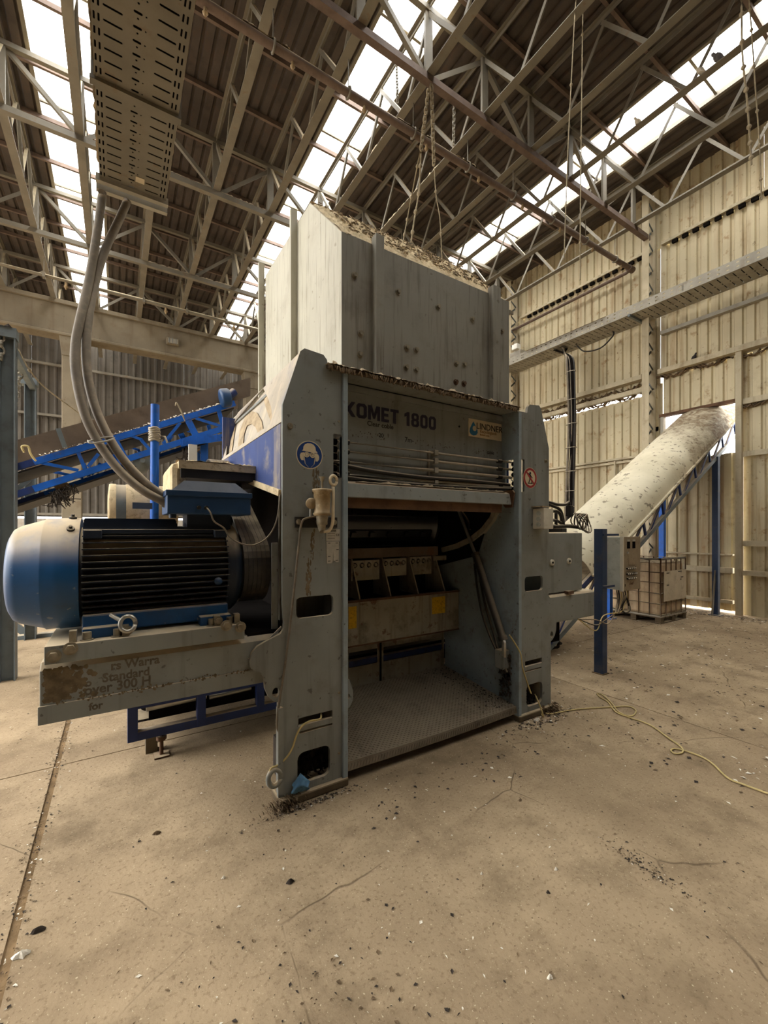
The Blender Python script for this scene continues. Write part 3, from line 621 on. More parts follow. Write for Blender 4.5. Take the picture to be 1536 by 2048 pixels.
# side walls between legs and rear
wallR = [(2.545, .06), (3.5, .06), (3.5, .53), (4.6, .53), (4.6, 2.76), (2.545, 2.76)]
place(plate(wallR, [rrect(2.565, 2.05, 2.66, 2.335, .012), rrect(2.60, .33, 2.70, .56, .02)], .022, (3.006, 0, 0), (0, 1, 0), UZ), 'side_wall', 'pale_blue_grey', sh)
place(plate(wallR, [rrect(2.565, 2.05, 2.66, 2.335, .012)], .022, (1.284, 0, 0), (0, 1, 0), UZ), 'side_wall', 'grey_paint_worn', sh)
MB().box(1.0, 4.58, .5, 3.3, 4.6, 2.76).obj('rear_wall', G, sh); MB().box(.98, 2.70, 2.745, 3.31, 4.58, 2.765).obj('top_plate', G, sh)
MB().box(3.02, 2.57, .55, 3.36, 4.5, .6).obj('side_deck', G, sh)
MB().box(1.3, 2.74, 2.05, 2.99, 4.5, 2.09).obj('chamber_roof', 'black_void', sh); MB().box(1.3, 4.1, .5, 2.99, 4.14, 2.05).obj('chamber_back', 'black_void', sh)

# upper front panel with name, sticker, pipes
MB().box(1.296, 2.70, 2.03, 2.995, 2.715, 2.757).obj('front_panel', G, sh)
pn = MB().box(1.296, 2.688, 2.70, 2.995, 2.70, 2.745).obj('panel_top_strip', G, sh)
def flat(me, name, m, parent=sh, **k): return place(me, name, m, parent, 0, **k)
def oct_(x0, y0, x1, y1, c): return [(x0+c, y0), (x1-c, y0), (x1, y0+c), (x1, y1-c), (x1-c, y1), (x0+c, y1), (x0, y1-c), (x0, y0+c)]
GLY = {'K': (.86, [(0, 0), (.25, 0), (.25, .36), (.56, 0), (.88, 0), (.48, .5), (.84, 1), (.55, 1), (.25, .62), (.25, 1), (0, 1)], []),
 'O': (.84, oct_(0, 0, .82, 1, .16), [oct_(.25, .2, .57, .8, .07)]), '0': (.74, oct_(0, 0, .70, 1, .16), [oct_(.23, .2, .47, .8, .06)]),
 'M': (1.02, [(0, 0), (.24, 0), (.24, .58), (.42, .1), (.58, .1), (.76, .58), (.76, 0), (1, 0), (1, 1), (.68, 1), (.5, .48), (.32, 1), (0, 1)], []),
 'E': (.70, [(0, 0), (.66, 0), (.66, .2), (.25, .2), (.25, .4), (.6, .4), (.6, .6), (.25, .6), (.25, .8), (.66, .8), (.66, 1), (0, 1)], []),
 'T': (.72, [(.24, 0), (.49, 0), (.49, .8), (.73, .8), (.73, 1), (0, 1), (0, .8), (.24, .8)], []),
 '1': (.56, [(.2, 0), (.46, 0), (.46, 1), (.26, 1), (0, .84), (0, .62), (.2, .7)], []),
 '8': (.76, [(.16, 0), (.55, 0), (.71, .14), (.71, .42), (.62, .52), (.69, .6), (.69, .86), (.55, 1), (.16, 1), (.02, .86), (.02, .6), (.09, .52), (0, .42), (0, .14)], [oct_(.23, .17, .48, .43, .05), oct_(.24, .6, .47, .83, .05)])}
x = 1.372
for ch in 'KOMET 1800':
    if ch == ' ': x += .048; continue
    w_, po, hl = GLY[ch]; k = .108; f_ = lambda P: [(x+a*k*.98, 2.52+b*k) for a, b in P]
    flat(plate(f_(po), [f_(h) for h in hl], .0012, (0, 2.699, 0), UX, UZ), 'letter', 'ink_dark'); x += (w_+.075)*k*.98
st = MB().box(2.575, 2.695, 2.517, 2.985, 2.70, 2.672).obj('maker_sticker', 'sign_cream', sh, label='cream maker sticker with blue drop emblem')
flat(text('LINDNER', .078, (2.665, 2.694, 2.592), sx=1.02), 'sticker_lettering', 'ink_black', st)
flat(text('Recyclingtech', .04, (2.71, 2.694, 2.562), sx=.95), 'sticker_lettering', 'ink_brown', st)
flat(text('lindner.com', .024, (2.71, 2.694, 2.538)), 'sticker_lettering', 'ink_brown', st)
dp = [(0, .115), (.03, .075), (.05, .045), (.052, .02), (.035, 0), (.0, -.008), (-.03, .0), (-.045, .02), (-.04, .05), (-.02, .085)]
flat(plate([(2.63+a, 2.535+b) for a, b in dp], [circ(2.645, 2.59, .024, 12)], .001, (0, 2.694, 0), UX, UZ), 'drop_emblem', 'logo_blue', st)
for q, x, z, sz in (('Clear coble', 1.56, 2.475, .05), ('20', 1.66, 2.40, .045), ('7m-', 1.90, 2.392, .055), ('cable', 2.80, 2.385, .045)):
    flat(text(q, sz, (x, 2.699, z), t=.0004, bold=.0008), 'faded_stencil', 'ink_black')
b = MB(); rnd = random.Random(5)
for i in range(90):
    x = rnd.choice([rnd.uniform(1.42, 1.75), rnd.uniform(2.0, 2.5), rnd.uniform(2.6, 2.95)]); z = 2.40-.01*(x-1.4)+rnd.uniform(-.02, .028); r = rnd.uniform(.002, .006)
    b.prism(circ(x, z, r, 5, r*rnd.uniform(.6, 2)), (0, 2.7, 0), UX, UZ, (0, -.0006, 0))
b.obj('faded_stencil', 'ink_faded', sh, kind='stuff')
MB().cyl((2.47, 2.70, 2.585), (2.47, 2.696, 2.585), .008, 10).obj('drilled_hole', 'black_void', sh)
for z, r, m in ((2.322, .009, 'galvanised'), (2.255, .010, 'galvanised'), (2.18, .014, 'galvanised'), (2.088, .017, 'galvanised')):
    MB().tube([(1.2, 2.665, z), (2.15, 2.665, z+.002), (3.08, 2.665, z+.004)], r, 10).obj('hydraulic_pipe', m, sh)
for pts, r in (([(1.25, 2.655, 2.165), (1.6, 2.65, 2.13), (2.1, 2.65, 2.115), (2.5, 2.65, 2.12), (3.05, 2.66, 2.115)], .016), ([(1.25, 2.64, 2.075), (1.7, 2.63, 2.055), (2.4, 2.64, 2.06), (3.06, 2.65, 2.075)], .013)):
    MB().tube(bez(pts, 6), r, 8).obj('black_hose', 'black_rubber', sh)
cl = MB().box(2.125, 2.685, 2.06, 2.14, 2.70, 2.35).obj('pipe_clamp_rail', 'galvanised', sh)
for z in (2.322, 2.255, 2.18, 2.088): MB().box(2.155, 2.64, z-.02, 2.195, 2.70, z+.024).obj('clamp', 'galvanised', cl, .004)
for x in (2.90, 1.34):
    for z in (2.322, 2.255, 2.18, 2.1): MB().cyl((x, 2.665, z), (x+.05, 2.665, z), .02, 6).obj('pipe_fitting', 'black_rubber', sh)
for z in (2.30, 2.25, 2.2, 2.12, 2.07):
    MB().cyl((1.205, 2.6, z), (1.26, 2.6, z), .022, 8).cyl((3.03, 2.6, z), (3.075, 2.6, z), .02, 8).obj('pipe_fitting', 'black_void', sh)
# hood over the opening
hp = [(2.70, 2.048), (2.60, 2.038), (2.566, 2.022), (2.545, 1.925), (2.56, 1.922), (2.585, 2.0), (2.70, 2.015)]
MB().prism(hp, (1.297, 0, 0), (0, 1, 0), UZ, (1.65, 0, 0)).obj('hood', G, sh, .004)
MB().prism([(2.70, 2.05), (2.54, 2.055), (2.52, 2.03), (2.545, 1.90), (2.62, 1.90), (2.70, 2.0)], (2.948, 0, 0), (0, 1, 0), UZ, (.018, 0, 0)).obj('hood_end', 'rust_brown', sh)
MB().box(1.3, 2.575, 1.852, 2.86, 2.60, 1.93).obj('wooden_flap', 'rust_brown', sh, .004)
MB().heap(1.4, 2.57, 2.9, 2.69, 2.035, .03, 20, 60, 6).obj('settled_dust', 'dust_grey', sh, kind='stuff')
# ledge above the panel
MB().box(1.15, 2.52, 2.757, 2.985, 2.72, 2.778).obj('ledge', G, sh); MB().box(1.15, 2.495, 2.752, 2.985, 2.52, 2.779).obj('ledge_lip', 'skirt_brown', sh)
MB().heap(1.14, 2.475, 3.0, 2.715, 2.775, .05, 22, 150, 10).obj('settled_dust', 'dust_grey', sh, kind='stuff')
b = MB(); rnd = random.Random(9)
for i in range(160):
    x = rnd.uniform(1.15, 2.98); b.tube([(x, 2.49, 2.775), (x+rnd.uniform(-.02, .02), 2.48, 2.765), (x+rnd.uniform(-.02, .02), 2.485, 2.755-rnd.random()*.025)], .006, 4)
b.obj('dust_fringe', 'scrap_brown', sh, kind='stuff')

# interior: rotor, comb, trough, box
ro = MB().lathe((1.31, 3.75, 1.80), (1, 0, 0), [(0, .31), (1.46, .31), (1.462, .385), (1.5, .385), (1.502, .2)], 40).obj('rotor', 'black_gloss', sh)
for i, a in enumerate((205, 238, 168, 272, 130, 310, 90, 20)):
    t = math.radians(a); c = V((0, math.cos(t), math.sin(t))); n = V((0, -math.sin(t), math.cos(t))); p0 = V((1.32, 3.75, 1.8))+c*.315; p1 = V((2.77, 3.75, 1.8))+c*.315
    MB().bar(p0, p1, .075, .03, c).obj('knife_bar', 'black_gloss', ro, .004)
    if i < 3:
        for k in range(7): MB().bar(p0+V((.1+k*.2, 0, 0))+c*.02, p0+V((.15+k*.2, 0, 0))+c*.02, .05, .03, c).obj('knife', 'black_gloss', ro)
MB().box(1.3, 3.38, 1.44, 2.8, 3.42, 1.53).obj('counter_beam', 'skirt_brown', sh)
for u0, v0, u1, v1 in ((702, 1122, 758, 1158), (765, 1118, 812, 1150), (820, 1114, 862, 1147), (866, 1112, 892, 1120)):
    a, c = at(u0, v0, Y=3.44), at(u1, v1, Y=3.44); n = 4 if u0 < 866 else 1
    place(plate([(a.x, c.z), (c.x, c.z), (c.x, a.z), (a.x, a.z)], [circ(a.x+(k+.5)*(c.x-a.x)/n, a.z-.045, .026, 12) for k in range(n)] if n > 1 else [], .012, (0, 3.44, 0), UX, UZ), 'cutter_plate', 'grey_paint_worn', sh)
    if n > 1:
        for k in range(4): MB().cyl((a.x+(k+.5)*(c.x-a.x)/4, 3.46, a.z-.045), (a.x+(k+.5)*(c.x-a.x)/4, 3.43, a.z-.045), .016, 6).obj('bolt', 'bolt_steel', sh)
for u, v in ((718, 1195), (780, 1190), (835, 1180), (888, 1178)):
    x = at(u, v, Y=3.31).x; MB().prism([(3.30, 1.07), (3.62, 1.07), (3.62, 1.43), (3.46, 1.43)], (x, 0, 0), (0, 1, 0), UZ, (.014, 0, 0)).obj('rib', 'grey_paint_worn', sh)
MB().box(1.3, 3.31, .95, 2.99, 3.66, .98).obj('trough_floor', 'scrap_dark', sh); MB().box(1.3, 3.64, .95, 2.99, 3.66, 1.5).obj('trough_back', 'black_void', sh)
fb = MB().box(1.297, 3.28, .672, 2.993, 3.30, 1.072).obj('feed_box', 'grey_paint_worn', sh)
MB().box(1.297, 3.265, 1.06, 2.993, 3.31, 1.078).obj('box_rim', 'rust_brown', fb); MB().box(1.297, 3.272, .668, 2.993, 3.31, .682).obj('box_rim', 'rust_brown', fb)
for (u0, v0, u1, v1) in ((697, 1214, 713, 1256), (864, 1195, 890, 1225)):
    a, c = at(u0, v0, Y=3.279), at(u1, v1, Y=3.279); s_ = MB().box(a.x, 3.277, c.z, c.x, 3.28, a.z).obj('warning_sticker', 'sticker_yellow', fb, label='yellow warning sticker')
cp = [at(*q, X=2.97) for q in ((886, 1100), (915, 1092), (945, 1078), (968, 1060), (985, 1038), (997, 1012), (1004, 990))]
b = MB()
for p, q in zip(cp, cp[1:]): b.bar(p, q+(q-p)*.06, .05, .045, (1, 0, 0))
b.obj('curved_guide', 'grey_paint_worn', sh)
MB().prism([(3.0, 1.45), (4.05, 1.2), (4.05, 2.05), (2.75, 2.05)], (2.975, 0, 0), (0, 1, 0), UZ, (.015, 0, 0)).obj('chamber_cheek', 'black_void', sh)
p1 = at(1004, 1272, X=2.9); p0 = at(952, 1112, X=2.92); pr = at(915, 1015, X=2.93)
hc = MB().cyl(p1, p0, .034, 16).cyl(p0, p0+(p0-p1).normalized()*.03, .04, 16).cyl(p1, p1+(p1-p0).normalized()*.04, .042, 16).obj('hydraulic_cylinder', 'black_rubber', sh)
MB().cyl(p0, pr, .016, 12).obj('piston_rod', 'bright_steel', hc)
pe = at(1008, 1286, X=2.88); place(plate(circ(0, 0, .028, 14)[:8]+[(-.03, -.12), (.03, -.12)], [circ(0, .0, .012, 10)], .02, pe, (.5, .86, 0), UZ), 'clevis_eye', 'plate_silver', hc)
MB().box(2.9, 2.6, .45, 2.99, 2.7, .62).obj('clevis_bracket', G, sh, .01)
for q in (((948, 1118), (955, 1180), (968, 1240), (990, 1295), (1010, 1330)), ((956, 1130), (968, 1200), (985, 1260), (1002, 1320), (1014, 1345)), ((940, 1060), (935, 1040), (920, 1020), (905, 1010))):
    MB().tube(bez([at(u, v, X=2.93) for u, v in q], 6), .011, 6).obj('hydraulic_hose', 'black_rubber', sh)
b = MB(); rnd = random.Random(4)
for i in range(200):
    p = at(rnd.uniform(1002, 1024), rnd.uniform(1310, 1395), X=2.97); a = rnd.uniform(0, 6.3); L = rnd.uniform(.01, .04)
    b.add([p, p+V((-.015, L*math.cos(a), L*math.sin(a))), p+V((-.01, L*.5, L*.6))], [(0, 1, 2)])
b.obj('packed_scrap', 'scrap_dark', sh, kind='stuff')
# tread plate floor of the opening and the slotted panel behind it
def pf(x, y): return .135+.10*(y-2.53)/.97-.012*math.sin((x-1.3)*1.85)
MB().grid(lambda a, b: (1.298+1.695*a, 2.53+.97*b, pf(1.298+1.695*a, 2.53+.97*b)), 30, 8, False).grid(lambda a, b: (1.298+1.695*a, 2.53-.012*b, pf(1.298+1.695*a, 2.53)-.055*b), 30, 2, False).obj('tread_floor', 'tread_plate', sh)
b = MB(); r = 0; y = 2.545
while y < 3.49:
    x = 1.31+(r % 2)*.019
    while x < 2.985:
        z = pf(x, y); d = .0085; e = d if (r+int((x-1.3)/.019)) % 2 else -d
        b.add([(x-d, y-e, z), (x+.004, y-.003, z+.0005), (x+d, y+e, z), (x-.004, y+.003, z+.0005), (x, y, z+.005)], [(0, 1, 4), (1, 2, 4), (2, 3, 4), (3, 0, 4)]); x += .038
    y += .019; r += 1
x = 1.31
while x < 2.98: b.prism([(-.008, -.05), (-.003, -.05), (.008, -.008), (.003, -.008)], (x, 2.521, pf(x, 2.53)), UX, UZ, (0, -.004, 0)); x += .024
b.obj('raised_tread', 'tread_plate', sh, kind='stuff')
w1, w2 = [(at(u, v, Y=3.52).x, at(u, v, Y=3.52).z) for u, v in ((697, 1330), (755, 1302))], [(at(u, v, Y=3.52).x, at(u, v, Y=3.52).z) for u, v in ((766, 1322), (884, 1284))]
place(plate([(1.3, .14), (2.993, .14), (2.993, .72), (1.3, .72)], [rrect(w1[0][0], .40, w1[1][0], .545, .01), rrect(w2[0][0], .40, w2[1][0], .545, .01)], .014, (0, 3.52, 0), UX, UZ), 'slotted_panel', 'grey_paint_worn', sh)
x = (w1[1][0]+w2[0][0])/2; MB().box(x-.012, 3.5, .2, x+.004, 3.52, .66).obj('panel_joint', 'black_void', sh)
MB().lathe(at(912, 1262, Y=3.42), (0, -1, 0), [(0, .03), (.05, .03), (.05, .02)], 12).obj('pivot_boss', 'grey_paint_worn', sh)
place(plate([(1.30, .70), (1.36, .66), (1.385, .58), (1.385, .52), (1.36, .475), (1.33, .46), (1.30, .47)], [circ(1.345, .55, .018, 10)], .02, (0, 2.6, 0), UX, UZ), 'lug', G, sh)

# signs, nameplates and fittings on the legs
sg = flat(plate(circ(1.033, 2.178, .09, 40), [], .0015, (0, 2.519, 0), UX, UZ), 'safety_sign', 'sign_cream', label='round blue sign: head with helmet, ear muffs and goggles')
def sgn(poly, hl, m, y): return flat(plate([(1.033+a, 2.178+b) for a, b in poly], [[(1.033+a, 2.178+b) for a, b in h] for h in hl], .001, (0, y, 0), UX, UZ), 'sign_print', m, sg)
sgn(circ(0, 0, .084, 40), [], 'sign_blue', 2.5178)
sgn([(-.052, .022), (.055, .014), (.05, .024), (.042, .03), (.04, .05), (.028, .066), (.008, .074), (-.014, .073), (-.032, .064), (-.042, .048), (-.043, .032)], [], 'sign_cream', 2.5168)
for s_ in (-1, 1):
    sgn([(s_*.04, .014), (s_*.058, .008), (s_*.065, -.006), (s_*.064, -.024), (s_*.055, -.037), (s_*.04, -.038)][::s_], [], 'sign_cream', 2.5168)
    sgn(circ(s_*.02, .0, .019, 18, .018), [circ(s_*.02, 0, .011, 14)], 'sign_cream', 2.5158); sgn(circ(s_*.02, 0, .009, 12), [], 'sign_cream', 2.5158)
    MB().bar((1.033+s_*.041, 2.5165, 2.19), (1.033+s_*.03, 2.5165, 2.12), .004, .001).bar((1.033+s_*.03, 2.5165, 2.12), (1.033+s_*.008, 2.5165, 2.098), .004, .001).obj('sign_print', 'sign_cream', sg)
sgn([(-.04, .012), (.042, .008), (.042, .004), (-.04, .008)][::-1], [], 'sign_cream', 2.5158)
sgn([(-.01, .002), (.01, .002), (.01, -.002), (-.01, -.002)][::-1], [], 'sign_cream', 2.5158)
s2 = flat(plate(circ(3.163, 2.172, .094, 40), [], .0015, (0, 2.519, 0), UX, UZ), 'prohibition_sign', 'sign_cream', label='round white sign with red ring: no climbing figure')
flat(plate(circ(3.163, 2.172, .09, 40), [circ(3.163, 2.172, .07, 36)], .001, (0, 2.5176, 0), UX, UZ), 'sign_print', 'sign_red', s2)
def fig(p, q, w): MB().bar((3.163+p[0], 2.517, 2.172+p[1]), (3.163+q[0], 2.517, 2.172+q[1]), w, .001, (0, -1, 0)).obj('sign_print', 'ink_black', s2)
flat(plate(circ(3.163, 2.215, .012, 12), [], .001, (0, 2.5172, 0), UX, UZ), 'sign_print', 'ink_black', s2)
for p, q, w in (((0, .03), (.0, -.012), .022), ((0, .025), (-.03, .042), .008), ((0, .025), (.03, .0), .008), ((-.004, -.01), (-.02, -.045), .010), ((.004, -.01), (.022, -.03), .010), ((.022, -.03), (.018, -.052), .009), ((-.035, -.05), (.03, -.05), .006)): fig(p, q, w)
MB().bar((3.163-.052, 2.5166, 2.172+.052), (3.163+.052, 2.5166, 2.172-.052), .016, .001, (0, -1, 0)).obj('sign_print', 'sign_red', s2)
np_ = MB().box(1.148, 2.517, 1.629, 1.246, 2.52, 1.705).obj('nameplate', 'plate_silver', sh, label='small silver nameplate with CE mark')
flat(text('LINDNER', .013, (1.165, 2.5165, 1.69)), 'plate_print', 'ink_black', np_); flat(text('CE', .022, (1.217, 2.5165, 1.66)), 'plate_print', 'ink_black', np_)
for z in (1.675, 1.66, 1.645): MB().box(1.158, 2.5165, z, 1.21, 2.517, z+.003).obj('plate_print', 'ink_faded', np_)
np2 = flat(plate([(1.150, 1.624), (1.240, 1.624), (1.238, 1.488), (1.222, 1.487), (1.205, 1.50), (1.199, 1.49), (1.198, 1.56), (1.194, 1.49), (1.188, 1.482), (1.152, 1.482)][::-1], [], .003, (0, 2.5185, 0), UX, UZ), 'torn_plate', 'plate_silver', label='torn white instruction plate')
for x, z in ((1.16, 1.612), (1.215, 1.612), (1.22, 1.568), (1.16, 1.525), (1.16, 1.495), (1.215, 1.497)): MB().box(x, 2.5165, z, x+.018, 2.517, z+.004).obj('plate_print', 'ink_black', np2)
b = MB(); rnd = random.Random(8)
def blot(b, x, z, r, r2, y):   # one thin flat blot of paint or dirt
    y -= .0002+.000004*len(b.f); k = [(x+r*math.cos(i*1.047+1)*rnd.uniform(.7, 1.2), y, z+r2*math.sin(i*1.047+1)*rnd.uniform(.7, 1.2)) for i in range(6)]
    b.add(k, [(0, 1, 2, 3, 4, 5)])
def streak(u0, v0, u1, v1, w, n, y=2.5195):
    for i in range(n):
        t = rnd.random(); u = u0+(u1-u0)*t+rnd.uniform(-w, w); v = v0+(v1-v0)*t; p = at(u, v, Y=y); r = rnd.uniform(.003, .011)
        blot(b, p.x, p.z, r*.6, r*rnd.uniform(1, 2.4), y)
streak(630, 940, 633, 985, 7, 70); streak(626, 1060, 624, 1120, 3, 40); streak(618, 1120, 616, 1190, 5, 60)
b.obj('rust_run', 'rust_stain', sh, kind='stuff')
lub = MB().box(.934, 2.505, 1.715, 1.222, 2.52, 1.782).obj('grease_pump', 'black_rubber', sh, label='dusty grease pump with dial gauge')
for x in (.955, 1.2): hexbolt(MB(), (x, 2.505, 1.75), (0, -1, 0), .012, .012).obj('bolt', 'bolt_steel', lub)
MB().lathe((1.085, 2.44, 1.79), (0, 0, 1), [(0, .05), (.012, .058), (.02, .05), (.145, .053), (.15, .062), (.165, .062), (.17, .03)], 20).obj('reservoir', 'brass_dirty', lub)
MB().lathe((1.085, 2.44, 1.96), (0, 0, 1), [(0, .007), (.045, .007), (.05, .014), (.06, .012), (.07, .022), (.074, .022)], 12).obj('plunger', 'bolt_steel', lub)
MB().lathe((1.085, 2.44, 1.70), (0, 0, 1), [(0, .02), (.03, .024), (.035, .034), (.055, .034), (.09, .04)], 16).obj('valve', 'bolt_steel', lub)
MB().cyl((1.085, 2.44, 1.69), (1.085, 2.50, 1.76), .018, 10).obj('mount_arm', 'bolt_steel', lub)
MB().lathe((1.02, 2.46, 1.865), (-.35, -1, 0), [(0, .034), (.02, .034), (.024, .03), (.024, .0)], 20).obj('dial_gauge', 'brass_dirty', lub); MB().cyl((1.02, 2.465, 1.84), (1.02, 2.47, 1.785), .009, 8).obj('gauge_stem', 'bright_steel', lub)
MB().tube(bez([(1.155, 2.43, 1.98), (1.152, 2.42, 1.92), (1.15, 2.42, 1.84), (1.148, 2.42, 1.75), (1.13, 2.43, 1.70), (1.095, 2.44, 1.69)], 6), .011, 8).obj('grease_hose', 'sign_cream', lub)
MB().tube([(1.158+.024*math.cos(a), 2.43, 2.015+.03*math.sin(a)) for a in [i*math.pi/8 for i in range(16)]], .010, 8, True).obj('eye_ring', 'sign_cream', lub)
MB().tube(bez([at(u, v, Y=2.5) for u, v in ((640, 1032), (615, 1036), (604, 1044), (599, 1075), (590, 1160), (580, 1250), (570, 1330), (559, 1400), (554, 1440), (556, 1460), (563, 1466))], 6), .0075, 6).obj('grease_line', 'hose_grey', lub)
el = MB().box(3.20, 2.40, 1.71, 3.335, 2.52, 1.895).obj('switch_box', 'cream_plastic', sh, .006, label='cream three-knob switch box')
for z in (1.85, 1.80, 1.75): MB().cyl((3.2, 2.455, z), (3.192, 2.455, z), .021, 14).obj('knob', 'control_side', el)
MB().box(3.18, 2.40, 1.905, 3.3, 2.52, 1.915).obj('dusty_lid', 'dust_grey', el)
MB().tube([(.80+.038*math.cos(a), 2.50, .205+.05*math.sin(a)) for a in [i*math.pi/9 for i in range(18)]], .016, 8, True).obj('lifting_eye', G, sh)
MB().box(.82, 2.49, .1, .85, 2.53, .62).obj('edge_bar', G, sh); MB().box(.815, 2.60, 1.06, .855, 2.615, 1.62).obj('angle_strip', G, sh, .003)

# side cover with dusty sloping upper half
def cov(u, v):   # pixel -> (Y, s) on the sloping panel
    r = at(u, v, Z=2.6)-EYE; n = V((.48, 0, -.14)); t = n.dot(V((.86, 0, 2.37))-EYE)/n.dot(r); p = EYE+r*t; return (p.y, (p.z-2.37)/.48)
CU_, CW_ = (0, 1, 0), (.14, 0, .48)
hole = [cov(*q) for q in ((452, 912), (456, 870), (462, 842), (527, 777), (536, 795), (543, 815), (545, 833), (541, 848))]
pl = plate([(2.55, 0), (2.55, 1), (4.25, 1), (4.42, .78), (4.33, 0)], [hole], .012, (.86, 0, 2.37), CU_, CW_)
place(pl, 'cover_panel', 'cover_dusty', sh)
ins = place(plate([(a+0, b*1) for a, b in hole], [], .008, (.885, 0, 2.362), CU_, CW_), 'vent_inset', 'cover_dusty', sh)
ring = [cov(*q) for q in ((471, 899), (476, 860), (487, 832), (500, 821), (510, 824), (519, 840), (523, 866), (514, 871), (507, 853), (499, 846), (490, 850), (484, 868), (482, 893))]
leaf = [cov(*q) for q in ((524, 800), (529, 783), (536, 800), (543, 822), (543, 836), (539, 846), (530, 822))]
slit = [cov(*q) for q in ((455, 905), (459, 868), (464, 845), (469, 840), (465, 868), (460, 902))]
for q in (ring, leaf, slit):
    g_ = place(plate(q, [], .004, (.876, 0, 2.366), CU_, CW_), 'vent_mesh', 'dust_grey', ins)
low = [(4.33, 2.362), (2.55, 2.362), (2.55, 1.93), (3.2, 2.06), (4.3, 2.29)]
place(plate(low[::-1], [], .012, (.86, 0, 0), (0, 1, 0), UZ), 'cover_side', 'cover_blue', sh)
MB().bar((.85, 2.55, 1.93), (.85, 3.25, 2.07), .04, .02, UX).obj('cover_rim', 'dust_pale', sh)
MB().box(.865, 4.3, 2.2, 1.3, 4.33, 2.8).obj('cover_end', 'cover_blue', sh); MB().box(3.42, 3.0, 1.95, 3.43, 4.33, 2.45).obj('cover_side', 'cover_blue', sh)
MB().prism([(3.42, 2.45), (3.43, 2.45), (3.31, 2.84), (3.30, 2.84)], (0, 3.0, 0), UX, UZ, (0, 1.35, 0)).obj('cover_panel', 'cover_dusty', sh)

# hopper
prof = [(2.72, 2.76), (2.72, 3.842), (3.31, 4.44), (4.56, 4.47), (4.56, 2.76)]
MB().box(1.358, 2.712, 2.76, 3.107, 2.72, 3.842).obj('hopper_front', 'hopper_shaded_grimy', sh)
ho = MB().prism(prof, (1.36, 0, 0), (0, 1, 0), UZ, (1.745, 0, 0)).obj('hopper', 'hopper_grey', sh, .004)
for y, z1 in ((3.60, 4.56), (4.60, 4.62)): MB().box(1.30, y, 2.76, 1.362, y+.035, z1).obj('flange', 'hopper_grey', ho)
for x0, x1 in ((1.612, 1.682), (2.835, 2.93)): MB().box(x0, 2.655, 2.78, x0+.016, 2.722, 3.892).box(x0+.0161, 2.655, 2.78, x1, 2.668, 3.892).obj('front_rib', 'hopper_shaded_grimy', ho)
for x, z in ((1.462, 3.558), (1.512, 3.146), (1.508, 2.99), (1.846, 3.554), (2.248, 3.55), (2.633, 3.549), (1.927, 3.139), (2.021, 3.141), (1.923, 2.984), (2.021, 2.984), (2.446, 3.122), (2.539, 3.133), (2.441, 2.963), (2.533, 2.967), (3.006, 3.542), (2.96, 3.138), (2.953, 2.976)):
    hexbolt(MB(), (x, 2.712, z), (0, -1, 0), .017, .022).obj('bolt', 'rust_brown' if z < 3 and x > 2.4 else 'bolt_steel', ho)
MB().heap(1.375, 2.715, 3.10, 3.36, lambda x, y: min(3.842+(y-2.72)*1.014, 4.445), .055, 16, 110, 44).obj('settled_dust', 'dust_pale', ho, kind='stuff')
MB().heap(1.37, 3.3, 3.10, 4.5, 4.45, .04, 12, 50, 30).obj('settled_dust', 'dust_pale', ho, kind='stuff')
b = MB(); rnd = random.Random(2)
for i in range(420):
    x = rnd.uniform(1.45, 3.08); y = rnd.uniform(2.73, 3.3); z = 3.862+(y-2.72)*1.014+.02; a = rnd.uniform(0, 6.3); L = rnd.uniform(.015, .05)
    b.tube([(x, y, z), (x+L*math.cos(a), y+L*math.sin(a)*.7, z+L*math.sin(a)*.75+.006)], rnd.uniform(.003, .009), 4)
b.obj('shredded_bits', 'dust_grey', ho, kind='stuff')

# arms carrying motor (left) and hydraulics (right)
bp = [(2.553, .782), (2.553, 1.03), (2.585, 1.064), (3.35, 1.064), (3.35, .782)]
ba = MB().prism(bp, (-.312, 0, 0), (0, 1, 0), UZ, (1.22, 0, 0)).obj('motor_arm', G, sh, .006)
MB().box(-.318, 2.547, .776, .80, 2.556, .865).obj('bottom_flange', G, ba, .003); MB().bar((.86, 2.545, 1.1), (.66, 2.545, .93), .012).obj('weld', G, ba)
MB().box(-.312, 2.59, .79, -.30, 3.3, 1.05).obj('end_plate', G, ba)
for q, x, z, sz in (('rs Warra', -.03, .985, .062), ('Standard', -.065, .93, .062), ('o', -.135, .922, .05), ('over 300 H', -.14, .88, .066), ('for', -.12, .835, .05)):
    flat(text(q, sz, (x, 2.5525 if z > .84 else 2.5465, z+.002 if z > .84 else z-.03), w=(0, 0, 1), bold=.0018, t=.0006, sx=.95), 'faded_stencil', 'ink_faded', ba)
b = MB(); rnd = random.Random(12)
for i in range(240):
    x = -.29+abs(rnd.gauss(0, .075)); z = rnd.uniform(.88, 1.03); r = rnd.uniform(.006, .018); blot(b, x, z, r, r, 2.5526)
for i in range(130):
    x = rnd.uniform(-.25, .7); r = rnd.uniform(.002, .007); blot(b, x, .868+rnd.gauss(0, .007), r, r, 2.5467)
b.obj('oil_stain', 'rust_stain', ba, kind='stuff')
MB().prism([(2.553, .80), (2.553, 1.05), (2.57, 1.072), (3.3, 1.072), (3.3, .8)], (3.43, 0, 0), (0, 1, 0), UZ, (.8, 0, 0)).obj('hydraulic_arm', G, sh, .012)
cab = MB().box(3.42, 2.575, 1.085, 4.05, 3.1, 1.672).obj('hydraulic_tank', G, sh, .008)
